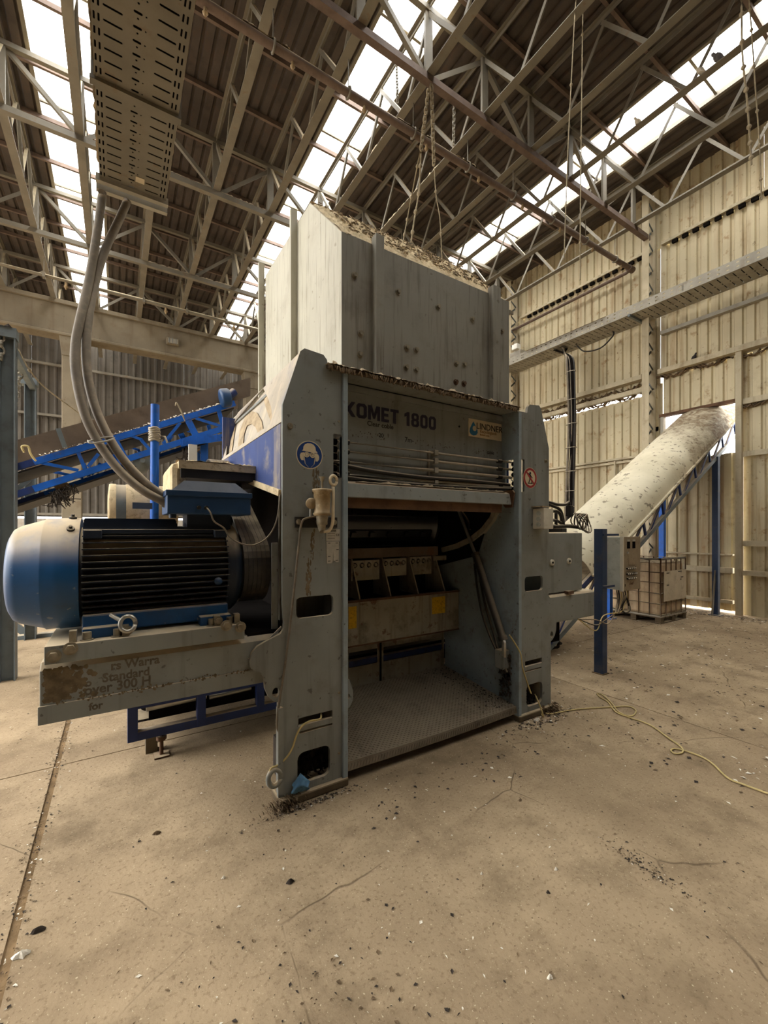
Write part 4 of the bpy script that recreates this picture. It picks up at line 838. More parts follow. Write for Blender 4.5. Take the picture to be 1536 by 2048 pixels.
for u, v in ((1103, 1125), (1137, 1122)):
    p = at(u, v, Y=2.575); MB().lathe((p.x, 2.575, p.z), (0, -1, 0), [(0, .03), (.014, .03), (.014, .018)], 16).obj('lock_escutcheon', 'cream_plastic', cab); MB().cyl((p.x, 2.562, p.z), (p.x, 2.556, p.z), .010, 10).obj('keyhole', 'black_void', cab)
MB().box(3.41, 2.565, 1.40, 3.47, 2.576, 1.43).obj('hinge', 'rust_brown', cab); MB().box(3.75, 2.53, 1.066, 3.84, 2.575, 1.095).obj('latch', 'rust_brown', cab)
for i, q in enumerate((((1087, 1003), (1100, 1005), (1115, 1009), (1130, 1009), (1138, 1004)), ((1087, 1006), (1105, 1012), (1120, 1020), (1126, 1040), (1127, 1055)), ((1095, 1025), (1110, 1022), (1120, 1028), (1124, 1045)), ((1095, 1052), (1115, 1053), (1135, 1052), (1155, 1054)), ((1095, 1040), (1112, 1041), (1122, 1046)), ((1112, 1020), (1112, 1055)), ((1138, 1004), (1139, 1015), (1139, 1035)))):
    MB().tube(bez([at(u, v, Y=2.85) for u, v in q], 6), .017 if i != 3 else .022, 8).obj('hydraulic_hose', 'black_rubber', cab)
p = at(1139, 1022, Y=2.85); MB().box(p.x-.03, 2.82, p.z-.06, p.x+.03, 2.88, p.z+.06).obj('valve_block', 'black_rubber', cab, .006); MB().box(3.95, 2.75, 1.675, 4.05, 2.95, 1.72).obj('valve_block', 'black_rubber', cab, .006)
for i in range(7):
    c = at(1174, 1047, Y=2.75)+V((0, .02*i, .006*i)); rx, rz = .075+.008*i, .10-.004*i
    MB().tube([c+V((rx*math.cos(a)*.9, .02*math.sin(a*2+i), rz*math.sin(a)-.3*rx*math.cos(a))) for a in [k*math.pi/9 for k in range(18)]], .008, 5, True).obj('coiled_cable', 'black_rubber' if i % 2 else 'hose_grey', cab)
MB().box(3.62, 2.7, .56, 3.85, 3.0, .78).obj('grating_box', 'black_void', sh)

# drive motor on its base plate
mo = thing('drive_motor', '', 'x', (0.1, 2.9, 1.15)); mo.parent = sh; mo.location = V((0.1, 2.9, 1.15))-V(sh.location)
del mo['label'], mo['category']
ML = V((0.1, 2.9, 1.15)); AX = V((0, 2.9, 1.465))
def mob(b, name, m, bevel=0, **k):
    o = b.obj(name, m, None, bevel, **k); o.parent = mo; o.location = -ML; return o
mp = MB().box(-.292, 2.54, 1.124, .632, 3.3, 1.148).obj('motor_plate', G, sh, .003)
MB().box(-.292, 2.53, 1.062, .632, 2.552, 1.149).obj('apron', G, mp, .003)
for u, v in ((107, 1312), (141, 1297), (453, 1251), (481, 1254)): p = at(u, v, Y=2.53); hexbolt(MB(), (p.x, 2.53, p.z), (0, -1, 0), .021, .022).obj('bolt', 'bolt_steel', mp)
for x in (-.13, .0, .46, .56): hexbolt(MB(), (x, 2.585, 1.148), (0, 0, 1), .02, .04).obj('bolt', 'bolt_steel', mp)
for x in (-.2, .02, .47, .58): MB().box(x, 2.555, 1.149, x+.03, 2.60, 1.205).obj('stop_block', 'bolt_steel', mp); 
for x in (.03, .475): hexbolt(MB(), (x+.015, 2.555, 1.18), (0, -1, 0), .016, .014).obj('bolt', 'bolt_steel', mp)
fc = [(-.47, .16), (-.466, .205), (-.45, .238), (-.42, .258), (-.325, .291), (-.318, .297), (-.262, .297), (-.258, .301), (-.168, .301)]
mob(MB().lathe((0, 2.9, 1.465), (1, 0, 0), fc, 56), 'fan_cover', 'motor_blue')
for a in (100, 128): 
    t = math.radians(a); c = AX+V((-.205, math.cos(t)*.3, math.sin(t)*.3)); d = V((0, math.cos(t), math.sin(t))); mob(MB().cyl(c, c+d*.012, .018, 10).cyl(c, c+d*.026, .008, 8), 'cover_screw', 'black_rubber')
mob(MB().lathe((0, 2.9, 1.465), (1, 0, 0), [(-.168, .25), (.575, .25)], 40), 'stator', 'fin_dark')
for i in range(13):
    z = -.2+i*.0335; h = math.sqrt(max(.01, .296**2-z*z))
    mob(MB().box(-.155, 2.9-h, 1.465+z-.0035, .565 if i < 12 else .5, 2.9+h, 1.465+z+.0035), 'cooling_fin', 'fin_dark')
for i in range(9):
    y = -.165+i*.04; h = math.sqrt(.302**2-y*y); mob(MB().box(-.155, 2.9+y-.0035, 1.465, .3 if abs(i-4) < 4 else .56, 2.9+y+.0035, 1.465+h), 'cooling_fin', 'motor_dark')
mob(MB().box(-.155, 2.715, 1.68, .56, 2.74, 1.705).box(-.15, 2.66, 1.655, -.07, 2.72, 1.70).box(.49, 2.66, 1.655, .56, 2.72, 1.70), 'lug_rail', 'motor_dark', .004)
mob(MB().lathe((0, 2.9, 1.465), (1, 0, 0), [(.56, .275), (.60, .285), (.612, .285), (.64, .26), (.665, .20), (.668, .06)], 40), 'end_shield', 'motor_dark')
mob(MB().lathe((.50, 2.62, 1.40), (0, -1, 0), [(0, .022), (.02, .022), (.022, .0)], 14), 'drain_plug', 'box_blue')
for x0, x1 in ((-.15, .02), (.40, .57)): mob(MB().box(x0, 2.6, 1.149, x1, 2.7, 1.2), 'foot', 'motor_blue', .004); mob(MB().box(x0, 3.1, 1.149, x1, 3.2, 1.2), 'foot', 'motor_blue', .004)
mob(MB().box(-.155, 2.66, 1.165, .565, 3.14, 1.26), 'cradle', 'motor_blue', .01)
tbx = mob(MB().box(.235, 2.655, 1.792, .70, 2.97, 1.905), 'terminal_box', 'box_blue', .006)
MB().box(.228, 2.645, 1.895, .708, 2.98, 1.928).obj('box_lid', 'box_blue', tbx, .004)
MB().add([(.26, 2.67, 1.928), (.69, 2.67, 1.928), (.69, 2.96, 1.928), (.26, 2.96, 1.928), (.33, 2.71, 1.99), (.62, 2.71, 1.99), (.62, 2.93, 1.99), (.33, 2.93, 1.99)], [(4, 5, 6, 7), (0, 1, 5, 4), (1, 2, 6, 5), (2, 3, 7, 6), (3, 0, 4, 7)]).obj('box_lid', 'box_blue', tbx)
for x in (.40, .44): MB().cyl((x, 2.655, 1.83), (x, 2.63, 1.83), .011, 10).obj('cable_gland', 'black_rubber', tbx)
MB().box(.35, 2.75, 1.70, .60, 2.95, 1.8).cyl((.27, 2.72, 1.77), (.27, 2.72, 1.80), .02, 10).obj('box_neck', 'motor_dark', tbx)
MB().tube(bez([(.44, 2.63, 1.83), (.455, 2.6, 1.80), (.475, 2.6, 1.75), (.53, 2.6, 1.71), (.56, 2.6, 1.66), (.62, 2.58, 1.62), (.70, 2.57, 1.61), (.78, 2.56, 1.66), (.83, 2.55, 1.76), (.85, 2.54, 1.92)], 6), .005, 5).obj('thin_cable', 'hose_grey', tbx)
MB().tube([V((.045, 2.55, 1.215))+V((.034*math.cos(a), .01*math.sin(a), .038*math.sin(a))) for a in [k*math.pi/9 for k in range(18)]], .011, 8, True).cyl((.012, 2.56, 1.235), (-.03, 2.6, 1.26), .011, 8).obj('eye_bolt', 'bright_steel', mp)
# belt drive
bl = MB(); c0, r0, c1, r1 = V((0, 2.9, 1.46)), .235, V((0, 3.95, 2.0)), .32; d = c1-c0; L = d.length; ang = math.atan2(d.z, d.y); off = math.acos((r0-r1)/L)
loop = []
for i in range(17): t = ang+off+(2*math.pi-2*off)*i/16; loop.append(c0+V((0, math.cos(t), math.sin(t)))*r0)
for i in range(17): t = ang-off+2*off*i/16; loop.append(c1+V((0, math.cos(t), math.sin(t)))*r1)
n = len(loop)
for k in range(6):
    x0 = .665+k*.0275; P = loop; vs = []
    cen = (c0+c1)/2
    for p in P: q = p+(p-(c0 if (p-c0).length < r0+.01 else c1)).normalized()*-.012; vs += [V((x0, p.y, p.z)), V((x0+.0258, p.y, p.z)), V((x0+.0258, q.y, q.z)), V((x0, q.y, q.z))]
    fs = []
    for i in range(n):
        j = (i+1) % n
        for e in range(4): fs.append((i*4+e, i*4+(e+1) % 4, j*4+(e+1) % 4, j*4+e))
    o = MB().add(vs, fs, False).obj('drive_belt', 'belt_rubber', None); o.parent = mo; o.location = -ML
mob(MB().lathe((0, 2.9, 1.46), (1, 0, 0), [(.66, .21), (.84, .21), (.845, .1)], 36), 'pulley', 'black_rubber')
MB().lathe((0, 3.95, 2.0), (1, 0, 0), [(.66, .3), (.84, .3), (.845, .1)], 36).obj('rotor_pulley', 'black_rubber', sh)
# dusty belt guard lid and rear motor behind the terminal box
gd = MB().box(.36, 3.12, 2.055, .97, 3.75, 2.12).obj('belt_guard', 'black_rubber', sh)
MB().box(.345, 3.105, 2.115, .965, 3.77, 2.165).heap(.34, 3.10, .97, 3.775, 2.165, .05, 12, 50, 24).obj('settled_dust', 'dust_pale', gd, kind='stuff')
MB().box(.30, 3.15, 1.82, .40, 3.75, 2.16).obj('guard_end', 'dust_pale', sh, .04); MB().prism([(.9, 2.12), (.98, 2.2), (1.2, 2.0), (1.2, 1.95)], (0, 3.1, 0), UX, UZ, (0, .04, 0)).obj('guard_slope', 'dust_pale', sh)
rm = MB().lathe((0, 4.28, 1.88), (1, 0, 0), [(-.07, .12), (-.06, .21), (-.05, .215), (-.01, .215)], 32).obj('rear_motor', 'dust_pale', sh)
MB().lathe((0, 4.28, 1.88), (1, 0, 0), [(-.012, .21), (.06, .21)], 32).obj('motor_band', 'grey_steel', rm); MB().lathe((0, 4.28, 1.88), (1, 0, 0), [(.06, .215), (.45, .215)], 32).obj('motor_body', 'dust_pale', rm)
MB().box(.0, 4.12, 1.2, .4, 4.45, 1.72).obj('motor_stand', 'grey_steel', rm)
MB().box(.6, 4.6, 2.0, .68, 4.62, 2.56).obj('white_panel', 'white_panel', sh)
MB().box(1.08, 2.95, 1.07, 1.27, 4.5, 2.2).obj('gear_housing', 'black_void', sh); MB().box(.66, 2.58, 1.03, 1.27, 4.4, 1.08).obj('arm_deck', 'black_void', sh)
b = MB(); rnd = random.Random(15)
for i in range(420):
    x = 2.97-abs(rnd.gauss(0, .16)); y = rnd.uniform(2.58, 3.45); z = pf(x, y)+.004; a = rnd.uniform(0, 6.3); L = rnd.uniform(.005, .022)
    b.add([(x, y, z), (x+L*math.cos(a), y+L*math.sin(a), z+.003), (x+L*.5*math.cos(a+1.3), y+L*.5*math.sin(a+1.3), z+L*.5)], [(0, 1, 2)])
b.obj('spilled_litter', 'scrap_dark', sh, kind='stuff')
# ================================================================== conveyors, portal, control post, tank
# hoses from the overhead tray to the motor
for i, (lab, pts) in enumerate((
    ('thick dusty grey hose from the tray to the motor box, outer one bowing further out', ((205, 385, 3.36), (195, 460, 3.3), (178, 560, 3.2), (160, 640, 3.1), (151, 690, 3.05), (152, 750, 3.0), (170, 830, 2.95), (200, 890, 2.92), (240, 942, 2.88), (285, 980, 2.84), (328, 1004, 2.82))),
    ('thick dusty grey hose from the tray to the motor box, inner one crossing behind', ((255, 402, 3.36), (238, 440, 3.35), (208, 505, 3.3), (187, 580, 3.22), (175, 650, 3.12), (173, 730, 3.05), (186, 800, 3.0), (210, 860, 2.95), (246, 918, 2.9), (290, 965, 2.86), (330, 994, 2.84))))):
    t = thing('power_hose', lab, 'hose', at(*pts[0][:2], Y=pts[0][2]), 'hoses feeding the motor')
    P = bez([at(0+u, v, Y=y) for u, v, y in pts], 8); MB().tube(P, .0245, 14).obj('hose', 'hose_grey', t)
    if i == 0: q = at(203, 880, Y=2.9); MB().tube([q+V((.062*math.cos(a), .03*math.sin(a)*.5, .02*math.cos(a)+.05*math.sin(a)*.3)) for a in [k*math.pi/6 for k in range(12)]], .005, 5, True).obj('tie_band', 'plate_silver', t)
    MB().cyl(P[-1], P[-1]+(P[-1]-P[-3]).normalized()*.04, .030, 12).obj('end_gland', 'hose_grey', t)

# discharge conveyor: flat under the machine, then rising to the wall
t = thing('discharge_conveyor', 'conveyor on blue frame rising under a cream domed cover out through the wall', 'conveyor', (5, 4, 0))
Y0, Y1 = 3.56, 4.54; B = 'dark_blue'
def rise(x, dz=0): return .574*(x-4.85)+.50+dz
MB().box(.06, Y0-.03, .17, 4.9, Y0+.03, .235).obj('lower_rail', B, t, .004); MB().box(.06, Y0-.03, .40, 4.9, Y0+.03, .46).obj('upper_rail', B, t, .004)
MB().box(.06, Y1-.03, .17, 4.9, Y1+.03, .235).obj('lower_rail', B, t); MB().box(.06, Y1-.03, .40, 4.9, Y1+.03, .46).obj('upper_rail', B, t)
for x in (.06, .52, .98, 1.9, 2.8, 3.7, 4.4):
    MB().box(x, Y0-.032, .17, x+.065, Y0+.03, .46).obj('upright', B, t, .004); MB().box(x, Y1-.03, .17, x+.065, Y1+.03, .46).obj('upright', B, t)
MB().box(.06, Y0, .40, .12, Y1, .46).obj('end_rail', B, t); MB().box(.13, Y0+.12, .245, 4.9, Y1-.12, .262).box(.2, Y0+.1, .45, 4.9, Y1-.1, .465).obj('belt', 'black_rubber', t)
MB().box(.2, Y0+.08, .26, 4.8, Y0+.1, .45).obj('skirt', 'black_void', t)
MB().cyl((.18, Y0+.05, .375), (.60, Y0+.05, .385), .032, 14).obj('tension_tube', 'bright_steel', t); MB().cyl((.62, Y0+.04, .36), (.95, Y0+.04, .37), .018, 10).obj('tension_rod', 'bright_steel', t)
MB().cyl((.2, Y0+.2, .35), (.2, Y1-.1, .35), .06, 16).obj('tail_roller', 'black_rubber', t)
for x in (.28, 1.6, 3.0, 4.3): MB().cyl((x, Y0+.02, 0), (x, Y0+.02, .17), .014, 8).box(x-.05, Y0-.03, 0, x+.05, Y0+.07, .012).cyl((x, Y0+.02, .12), (x, Y0+.02, .15), .035, 6).obj('levelling_foot', 'rust_brown', t)
MB().box(.18, Y0+.1, 0, .26, Y0+.18, .17).obj('leg', 'concrete_old', t)
for yy in (Y0, Y1):
    MB().bar((4.7, yy, rise(4.7, -.02)), (11.0, yy, rise(11.0, -.02)), .07, .05, (0, 1, 0)).obj('upper_rail', B, t)
    MB().bar((4.75, yy, rise(4.75, -.36)), (11.0, yy, rise(11.0, -.36)), .07, .06, (0, 1, 0)).obj('lower_rail', 'grey_steel', t)
    x = 5.0; k = 0
    while x < 10.7:
        MB().bar((x, yy, rise(x, -.34)), (x+.42, yy, rise(x+.42, -.05)), .035, .03, (0, 1, 0)).obj('web_member', B, t); MB().bar((x+.42, yy, rise(x+.42, -.05)), (x+.5, yy, rise(x+.5, -.34)), .04, .03, (0, 1, 0)).obj('web_member', B, t); x += .62
MB().bar((4.75, 4.05, rise(4.75, -.2)), (10.9, 4.05, rise(10.9, -.2)), .8, .02, (0, 0, 1)).obj('belt', 'black_rubber', t)
MB().bar((4.9, 4.05, rise(4.9, .0)), (10.9, 4.05, rise(10.9, .0)), .9, .02, (0, 0, 1)).obj('belt', 'black_rubber', t)
cyy, R_ = 4.03, .53
def dome(a, b, e=0): # a along, b around
    x = 5.75+(11.1-5.75)*a; an = math.pi*b; r = R_+e; n_ = V((-.498, 0, .867))
    return V((x, cyy-r*math.cos(an), rise(x, .02)))+n_*((r-.07)*math.sin(an)**.8)
SEG = 4
for k in range(SEG):
    a0, a1 = k/SEG, (k+1)/SEG+.004
    MB().grid(lambda a, b: dome(a0+(a1-a0)*a, b, .004*k), 6, 28).grid(lambda a, b: dome(a0+(a1-a0)*a, 1-b, .004*k-.006), 6, 28).obj('dome_sheet', 'cream_cover', t)
for yy in (cyy-R_-.01, cyy+R_+.01): MB().bar((5.75, yy, rise(5.75, .03)), (11.1, yy, rise(11.1, .03)), .03, .05, (0, 1, 0)).obj('cover_edge', 'cream_cover', t)
rnd = random.Random(21)
MB().box(5.5, Y0-.02, .5, 5.56, Y0+.04, .9).obj('leg', B, t)
for (x, yy) in ((8.0, Y1), (10.1, Y0), (10.1, Y1)): MB().box(x-.05, yy-.05, 0, x+.05, yy+.05, rise(x, -.36)).box(x-.1, yy-.1, 0, x+.1, yy+.1, .015).obj('leg', 'conveyor_blue' if yy == Y1 else 'navy_post', t)
MB().bar((10.1, Y0, 1.0), (9.86, Y0-.02, .02), .05, .02, (0, 1, 0)).obj('brace', 'girder_steel', t)
b = MB()
for i in range(40): x = 4.75+.012*i; b.tube([(x, 3.6+.02*i % .7, .14), (x+.03, 3.7, .05)], .02, 5)
b.obj('caked_dirt', 'scrap_dark', t, kind='stuff')

# feed conveyor rising behind the machine on the left
t = thing('feed_conveyor', 'bright blue feed conveyor with rusty side plates rising behind the motor', 'conveyor', (0, 7, 0))
Y0, Y1 = 6.6, 7.5; B = 'conveyor_blue'
def lo(x): return 2.138+(x+.988)*.464
def hi(x): return 2.535+(x+.835)*.4645
for yy in (Y0, Y1):
    for x0, x1, m in ((-3.2, -.86, 'dark_blue'), (-.86, 1.5, B)):
        MB().bar((x0, yy, lo(x0)), (x1, yy, lo(x1)), .078, .05, (0, 1, 0)).obj('lower_rail', m, t); MB().bar((x0, yy, hi(x0)), (x1, yy, hi(x1)), .078, .05, (0, 1, 0)).obj('upper_rail', m, t)
    for (a, b_, c, d, w) in ((154, 899, 170, 938, .055), (228, 880, 250, 921, .11), (373, 835, 395, 878, .1), (360, 846, 326, 888, .05), (282, 880, 300, 900, .05), (391, 837, 443, 853, .05), (80, 925, 157, 941, .05), (197, 908, 176, 934, .05), (437, 820, 446, 855, .07), (262, 872, 285, 880, .045)):
        p, q = at(a, b_, Y=Y0), at(c, d, Y=Y0); MB().bar((p.x, yy-.01, p.z), (q.x, yy-.01, q.z), w-.012, .02, (0, 1, 0)).obj('web_member', B, t)
    MB().bar((-1.3, yy, 2.1), (-1.02, yy, 2.4), .06, .02, (0, 1, 0)).obj('web_member', 'grey_steel', t)
    b = MB().prism([(-1.05, hi(-1.05)+.05), (1.75, hi(1.75)+.05), (1.75, hi(1.75)+.34), (-1.05, hi(-1.05)+.34)], (0, yy+(.06 if yy == Y0 else -.06), 0), UX, UZ, (0, .01, 0)); b.obj('side_plate', 'skirt_brown', t)
MB().bar((-3, 7.05, hi(-3)-.06), (1.5, 7.05, hi(1.5)-.06), .8, .02, UZ).obj('belt', 'black_rubber', t); MB().bar((-3, 7.05, lo(-3)-.14), (1.45, 7.05, lo(1.45)-.12), .8, .025, UZ).obj('return_belt', 'black_rubber', t)
for x in (-2, -.6, .3, 1.05):
    MB().cyl((x, Y0+.05, lo(x)-.06), (x, Y1-.05, lo(x)-.06), .075, 12).obj('idler', 'scrap_brown', t)
p = at(285, 921, Y=6.58); MB().lathe(p, (0, 1, 0), [(0, .03), (.02, .03), (.02, .11), (.9, .11)], 16).obj('idler', 'grey_steel', t)
MB().box(1.035, 6.66, 0, 1.135, 6.76, lo(1.08)).obj('leg', B, t, .005); MB().box(1.035, 7.4, 0, 1.135, 7.5, lo(1.08)).obj('leg', B, t)
MB().bar((.75, 6.57, 2.93), (1.30, 6.57, 3.07), .1, .02, (0, 1, 0)).obj('splice_plate', B, t)
for k in range(6): x = .78+k*.09; MB().box(x, 6.55, 2.90+.0+(x-.75)*.26, x+.012, 6.57, 2.99+(x-.75)*.26).obj('splice_rib', B, t)
MB().lathe((1.27, 6.5, 3.63), (1, 0, .25), [(0, .09), (.012, .125), (.03, .135), (.12, .135), (.14, .12), (.15, .06)], 20).obj('drum_motor', 'box_blue', t); MB().cyl((1.42, 6.6, 3.72), (1.5, 6.62, 3.8), .06, 12).obj('motor_cap', 'dark_blue', t)
for u, v in ((130, 895), (30, 955)): MB().bar(at(u, v, Y=6.55), at(u-14, v-38, Y=6.55), .05, .02, (0, 1, 0)).obj('bracket', 'grey_steel', t)
MB().tube(bez([at(u, v, Y=6.5) for u, v in ((48, 905), (44, 893), (56, 893), (60, 905), (66, 915), (72, 922))], 5), .013, 6).obj('rag', 'cord_cream', t)
MB().tube(bez([at(u, v, Y=6.5) for u, v in ((370, 842), (362, 822), (353, 806), (351, 812))], 5), .011, 6).obj('rag', 'rope_dusty', t)
b = MB(); rnd = random.Random(31)
for i in range(240):
    x = rnd.uniform(-.8, 1.3); a = rnd.uniform(0, 6.3); L = rnd.uniform(.008, .03); p = V((x, 6.6+rnd.uniform(-.03, .05), hi(x)+.045+rnd.random()*.02)); b.add([p, p+V((L*math.cos(a), .02, abs(L*math.sin(a)))), p+V((L*.5, -.02, L*.4))], [(0, 1, 2)])
b.obj('spilled_scraps', 'scrap_white', t, kind='stuff')
b = MB()
for x0 in (-.62, -.55, .85):
    for i in range(26):
        x = x0+rnd.uniform(-.1, .1); z = lo(x)-.1; b.tube([(x, 6.6, z), (x+rnd.uniform(-.06, .06), 6.58, z-rnd.random()*.2), (x+rnd.uniform(-.1, .1), 6.58, z-.05-rnd.random()*.2)], .006, 4)
b.obj('snagged_scraps', 'scrap_dark', t, kind='stuff')
t = thing('scrap_heap', 'ragged brown heap of shredded scrap beside the blue conveyor leg', 'scrap', (1.25, 6.2, 0)); t['kind'] = 'stuff'
b = MB()
for i in range(700):
    zz = rnd.uniform(0, 3.0); r_ = .5*(1-zz/3.6); a = rnd.uniform(0, 6.3); p = V((1.45+r_*math.cos(a)*rnd.random()**.5, 6.25+r_*math.sin(a)*.5, zz)); d = [V((rnd.uniform(-.09, .09), rnd.uniform(-.09, .09), rnd.uniform(-.09, .09))) for _ in range(3)]
    b.add([p, p+d[0], p+d[0]+d[1], p+d[1]], [(0, 1, 2, 3)])
b.obj('scraps', 'ibc_plastic', t, kind='stuff')

# loose blue pole behind the motor
t = thing('blue_pole', 'upright bright blue pole with wrapped tape standing behind the motor', 'pole', (.257, 3.95, 0))
MB().cyl((.25, 3.95, .465), (.262, 3.95, 2.735), .032, 18).obj('tube', 'conveyor_blue', t)
b = MB()
for i in range(7): b.tube([(.258+.037*math.cos(a), 3.95+.037*math.sin(a), 2.44+i*.016+.006*math.sin(3*a+i)) for a in [k*math.pi/5 for k in range(10)]], .010, 5, True)
b.tube([(.29, 3.92, 2.48), (.33, 3.9, 2.47), (.35, 3.9, 2.42)], .008, 4); b.obj('wrapped_tape', 'galvanised', t)
MB().box(.10, 3.9, 1.87, .24, 3.91, 1.92).obj('bracket', 'navy_post', t)

# grey steel portal at the left edge
t = thing('steel_portal', 'tall grey steel portal frame standing at the left edge', 'frame', (-1.05, 6.3, 0))
def hsec(x, y, z0, z1, name, w=.14):
    MB().box(x-w/2, y-w/2, z0, x-w/2+.012, y+w/2, z1).box(x+w/2-.012, y-w/2, z0, x+w/2, y+w/2, z1).box(x-w/2, y-.006, z0, x+w/2, y+.006, z1).obj(name, 'grey_steel', t)
hsec(-1.045, 6.3, 0, 3.9, 'post'); hsec(-1.145, 8.5, 0, 3.98, 'post'); hsec(-2.4, 6.3, 0, 3.9, 'post'); hsec(-2.4, 8.5, 0, 3.98, 'post')
MB().box(-2.5, 6.22, 3.86, -.965, 6.38, 3.97).obj('top_beam', 'grey_steel', t); MB().box(-2.5, 8.42, 3.95, -1.06, 8.58, 4.06).obj('top_beam', 'grey_steel', t)
MB().bar((-1.0, 6.3, 3.72), (-1.12, 8.5, 3.93), .07, .09).obj('tie_beam', 'grey_steel', t); MB().heap(-1.4, 6.2, -1.0, 6.4, 3.96, .09, 8, 12, 6).obj('dirt_heap', 'scrap_dark', t, kind='stuff')
MB().bar((-1.24, 8.8, .03), (-2.2, 8.8, 1.1), .1, .06, (0, 1, 0)).obj('brace', 'grey_steel', t); MB().box(-2.6, 8.5, 0, -.85, 8.65, .06).obj('base_beam', 'grey_steel', t); MB().bar((-1.0, 9.2, .03), (-1.5, 9.3, .8), .05, .05).bar((-1.5, 9.3, .03), (-1.1, 9.2, .6), .05, .05).obj('brace', 'black_void', t)
for i in range(4): MB().bar((-1.11, 6.3, .6+i*.75), (-2.35, 6.3, .9+i*.75), .03, .04).obj('lattice_bar', 'galvanised', t)
chain('hanging_chain', 'pale steel chain hanging off the steel portal at the left edge', at(40, 747, Y=7.3), at(22, 852, Y=7.3), .012, L=.09)
chain('hanging_chain', 'pale steel chain inside the steel portal against the left edge', at(3, 670, Y=6.25), at(3, 720, Y=6.25), .012, L=.08)

# control post with push button box
t = thing('control_post', 'dark navy steel post carrying a grey push-button control box', 'control post', (4.87, 2.86, 0))
MB().box(4.80, 2.80, 0, 4.905, 2.905, 1.715).obj('post', 'navy_post', t, .006); MB().box(4.785, 2.785, 0, 4.92, 2.92, .010).obj('base_plate', 'scrap_brown', t)
MB().box(4.80, 2.78, 1.63, 5.12, 2.80, 1.655).obj('bracket', 'navy_post', t); MB().box(4.80, 2.78, 1.02, 5.05, 2.80, 1.045).obj('bracket', 'navy_post', t)
cb = MB().box(5.03, 2.70, .985, 5.42, 2.90, 1.615).obj('control_box', 'control_side', t, .006)
cd = MB().box(5.028, 2.685, .98, 5.425, 2.70, 1.62).obj('box_door', 'control_front', t, .004, label='dusty beige door with two dark meters and three rows of switches')
MB().box(5.022, 2.682, .975, 5.045, 2.715, 1.625).obj('door_edge', 'cream_plastic', cd)
for x in (5.12, 5.24): MB().box(x, 2.68, 1.48, x+.06, 2.686, 1.56).obj('meter', 'black_void', cd); MB().box(x, 2.681, 1.565, x+.06, 2.686, 1.585).obj('meter_label', 'plate_silver', cd)
MB().box(5.15, 2.681, 1.28, 5.3, 2.686, 1.455).obj('schematic_plate', 'control_front', cd); MB().cyl((5.125, 2.685, 1.43), (5.125, 2.67, 1.43), .012, 10).obj('key_switch', 'bright_steel', cd)
for z, xs_ in ((1.245, (5.115, 5.155, 5.195, 5.235, 5.275)), (1.18, (5.115, 5.155, 5.195, 5.235, 5.275, 5.305)), (1.125, (5.125, 5.165, 5.205, 5.245, 5.285))):
    for i, x in enumerate(xs_): MB().cyl((x, 2.685, z), (x, 2.665, z), .016, 10).obj('push_button', 'black_rubber', cd); MB().cyl((x, 2.667, z), (x, 2.660, z), .008, 8).obj('button_cap', 'scrap_white', cd)
flat(text('Enef', .05, (5.17, 2.684, 1.045), shear=.2, bold=.001), 'red_marking', 'rust_brown', cd); MB().box(5.07, 2.682, 1.03, 5.08, 2.686, 1.06).obj('lock', 'black_void', cd)
for i in range(6):
    x = 5.06+i*.045; MB().tube(bez([(x, 2.78, .985), (x+.01, 2.77, .88), (5.02+.03*i, 2.76, .78-.02*(i % 3)), (4.96+.02*i, 2.74, .72), (4.78-.05*i, 2.72, .62+.05*(i % 3)), (4.5, 2.7, .70-.06*(i % 3)), (4.2, 2.72, .74)][:4 if i > 2 else 7], 6), .0065, 6).obj('cable', ('hose_grey', 'black_rubber', 'cord_cream')[i % 3], t)
for i in range(4): MB().tube([V((5.20+.015*i, 2.74+.012*i, .80))+V((.07*math.cos(a), .02*math.sin(2*a), .1*math.sin(a))) for a in [k*math.pi/9 for k in range(18)]], .009, 5, True).obj('coiled_cable', 'hose_grey' if i % 2 else 'black_rubber', t)

# intermediate bulk container on its pallet
pa = thing('pallet', 'dark wooden pallet carrying the caged liquid tank', 'pallet', (8.75, 4.25, 0))
for y in (3.74, 4.17, 4.6): MB().box(8.26, y, .0, 9.26, y+.1, .02).obj('slat', 'wood_pallet', pa)
for x in (8.27, 8.7, 9.13):
    for y in (3.74, 4.17, 4.6): MB().box(x, y, .02, x+.12, y+.1, .1).obj('block', 'wood_pallet', pa)
for i in range(6): MB().box(8.26+i*.172, 3.73, .1, 8.26+i*.172+.14, 4.71, .12).obj('slat', 'wood_pallet', pa)
t = thing('ibc_tank', 'dirty beige caged liquid tank on a pallet by the cream wall', 'tank', (8.75, 4.25, .12))
MB().box(8.30, 3.77, .14, 9.22, 4.68, 1.10).obj('bottle', 'ibc_plastic', t, .05); MB().cyl((8.75, 4.2, 1.10), (8.75, 4.2, 1.15), .09, 20).obj('filler_cap', 'black_rubber', t)
MB().box(8.27, 3.74, .12, 9.25, 4.71, .145).obj('tray_base', 'galvanised', t)
for z in (.16, .36, .55, .74, .93, 1.16):
    p = [(8.28, 3.75, z), (9.24, 3.75, z), (9.24, 4.70, z), (8.28, 4.70, z)]
    for a, c in zip(p, p[1:]+p[:1]): MB().tube([a, c], .011, 6).obj('cage_bar', 'rust_brown' if z > .6 else 'girder_steel', t)
for i in range(6):
    for p in ((8.28+i*.192, 3.745), (8.28+i*.192, 4.705), (8.275, 3.75+i*.19), (9.245, 3.75+i*.19)): MB().tube([(p[0], p[1], .14), (p[0], p[1], 1.16)], .010, 6).obj('cage_bar', 'rust_brown', t)
lbp = MB().box(8.36, 3.728, .40, 9.22, 3.734, .95).obj('label_plate', 'ibc_label', t)
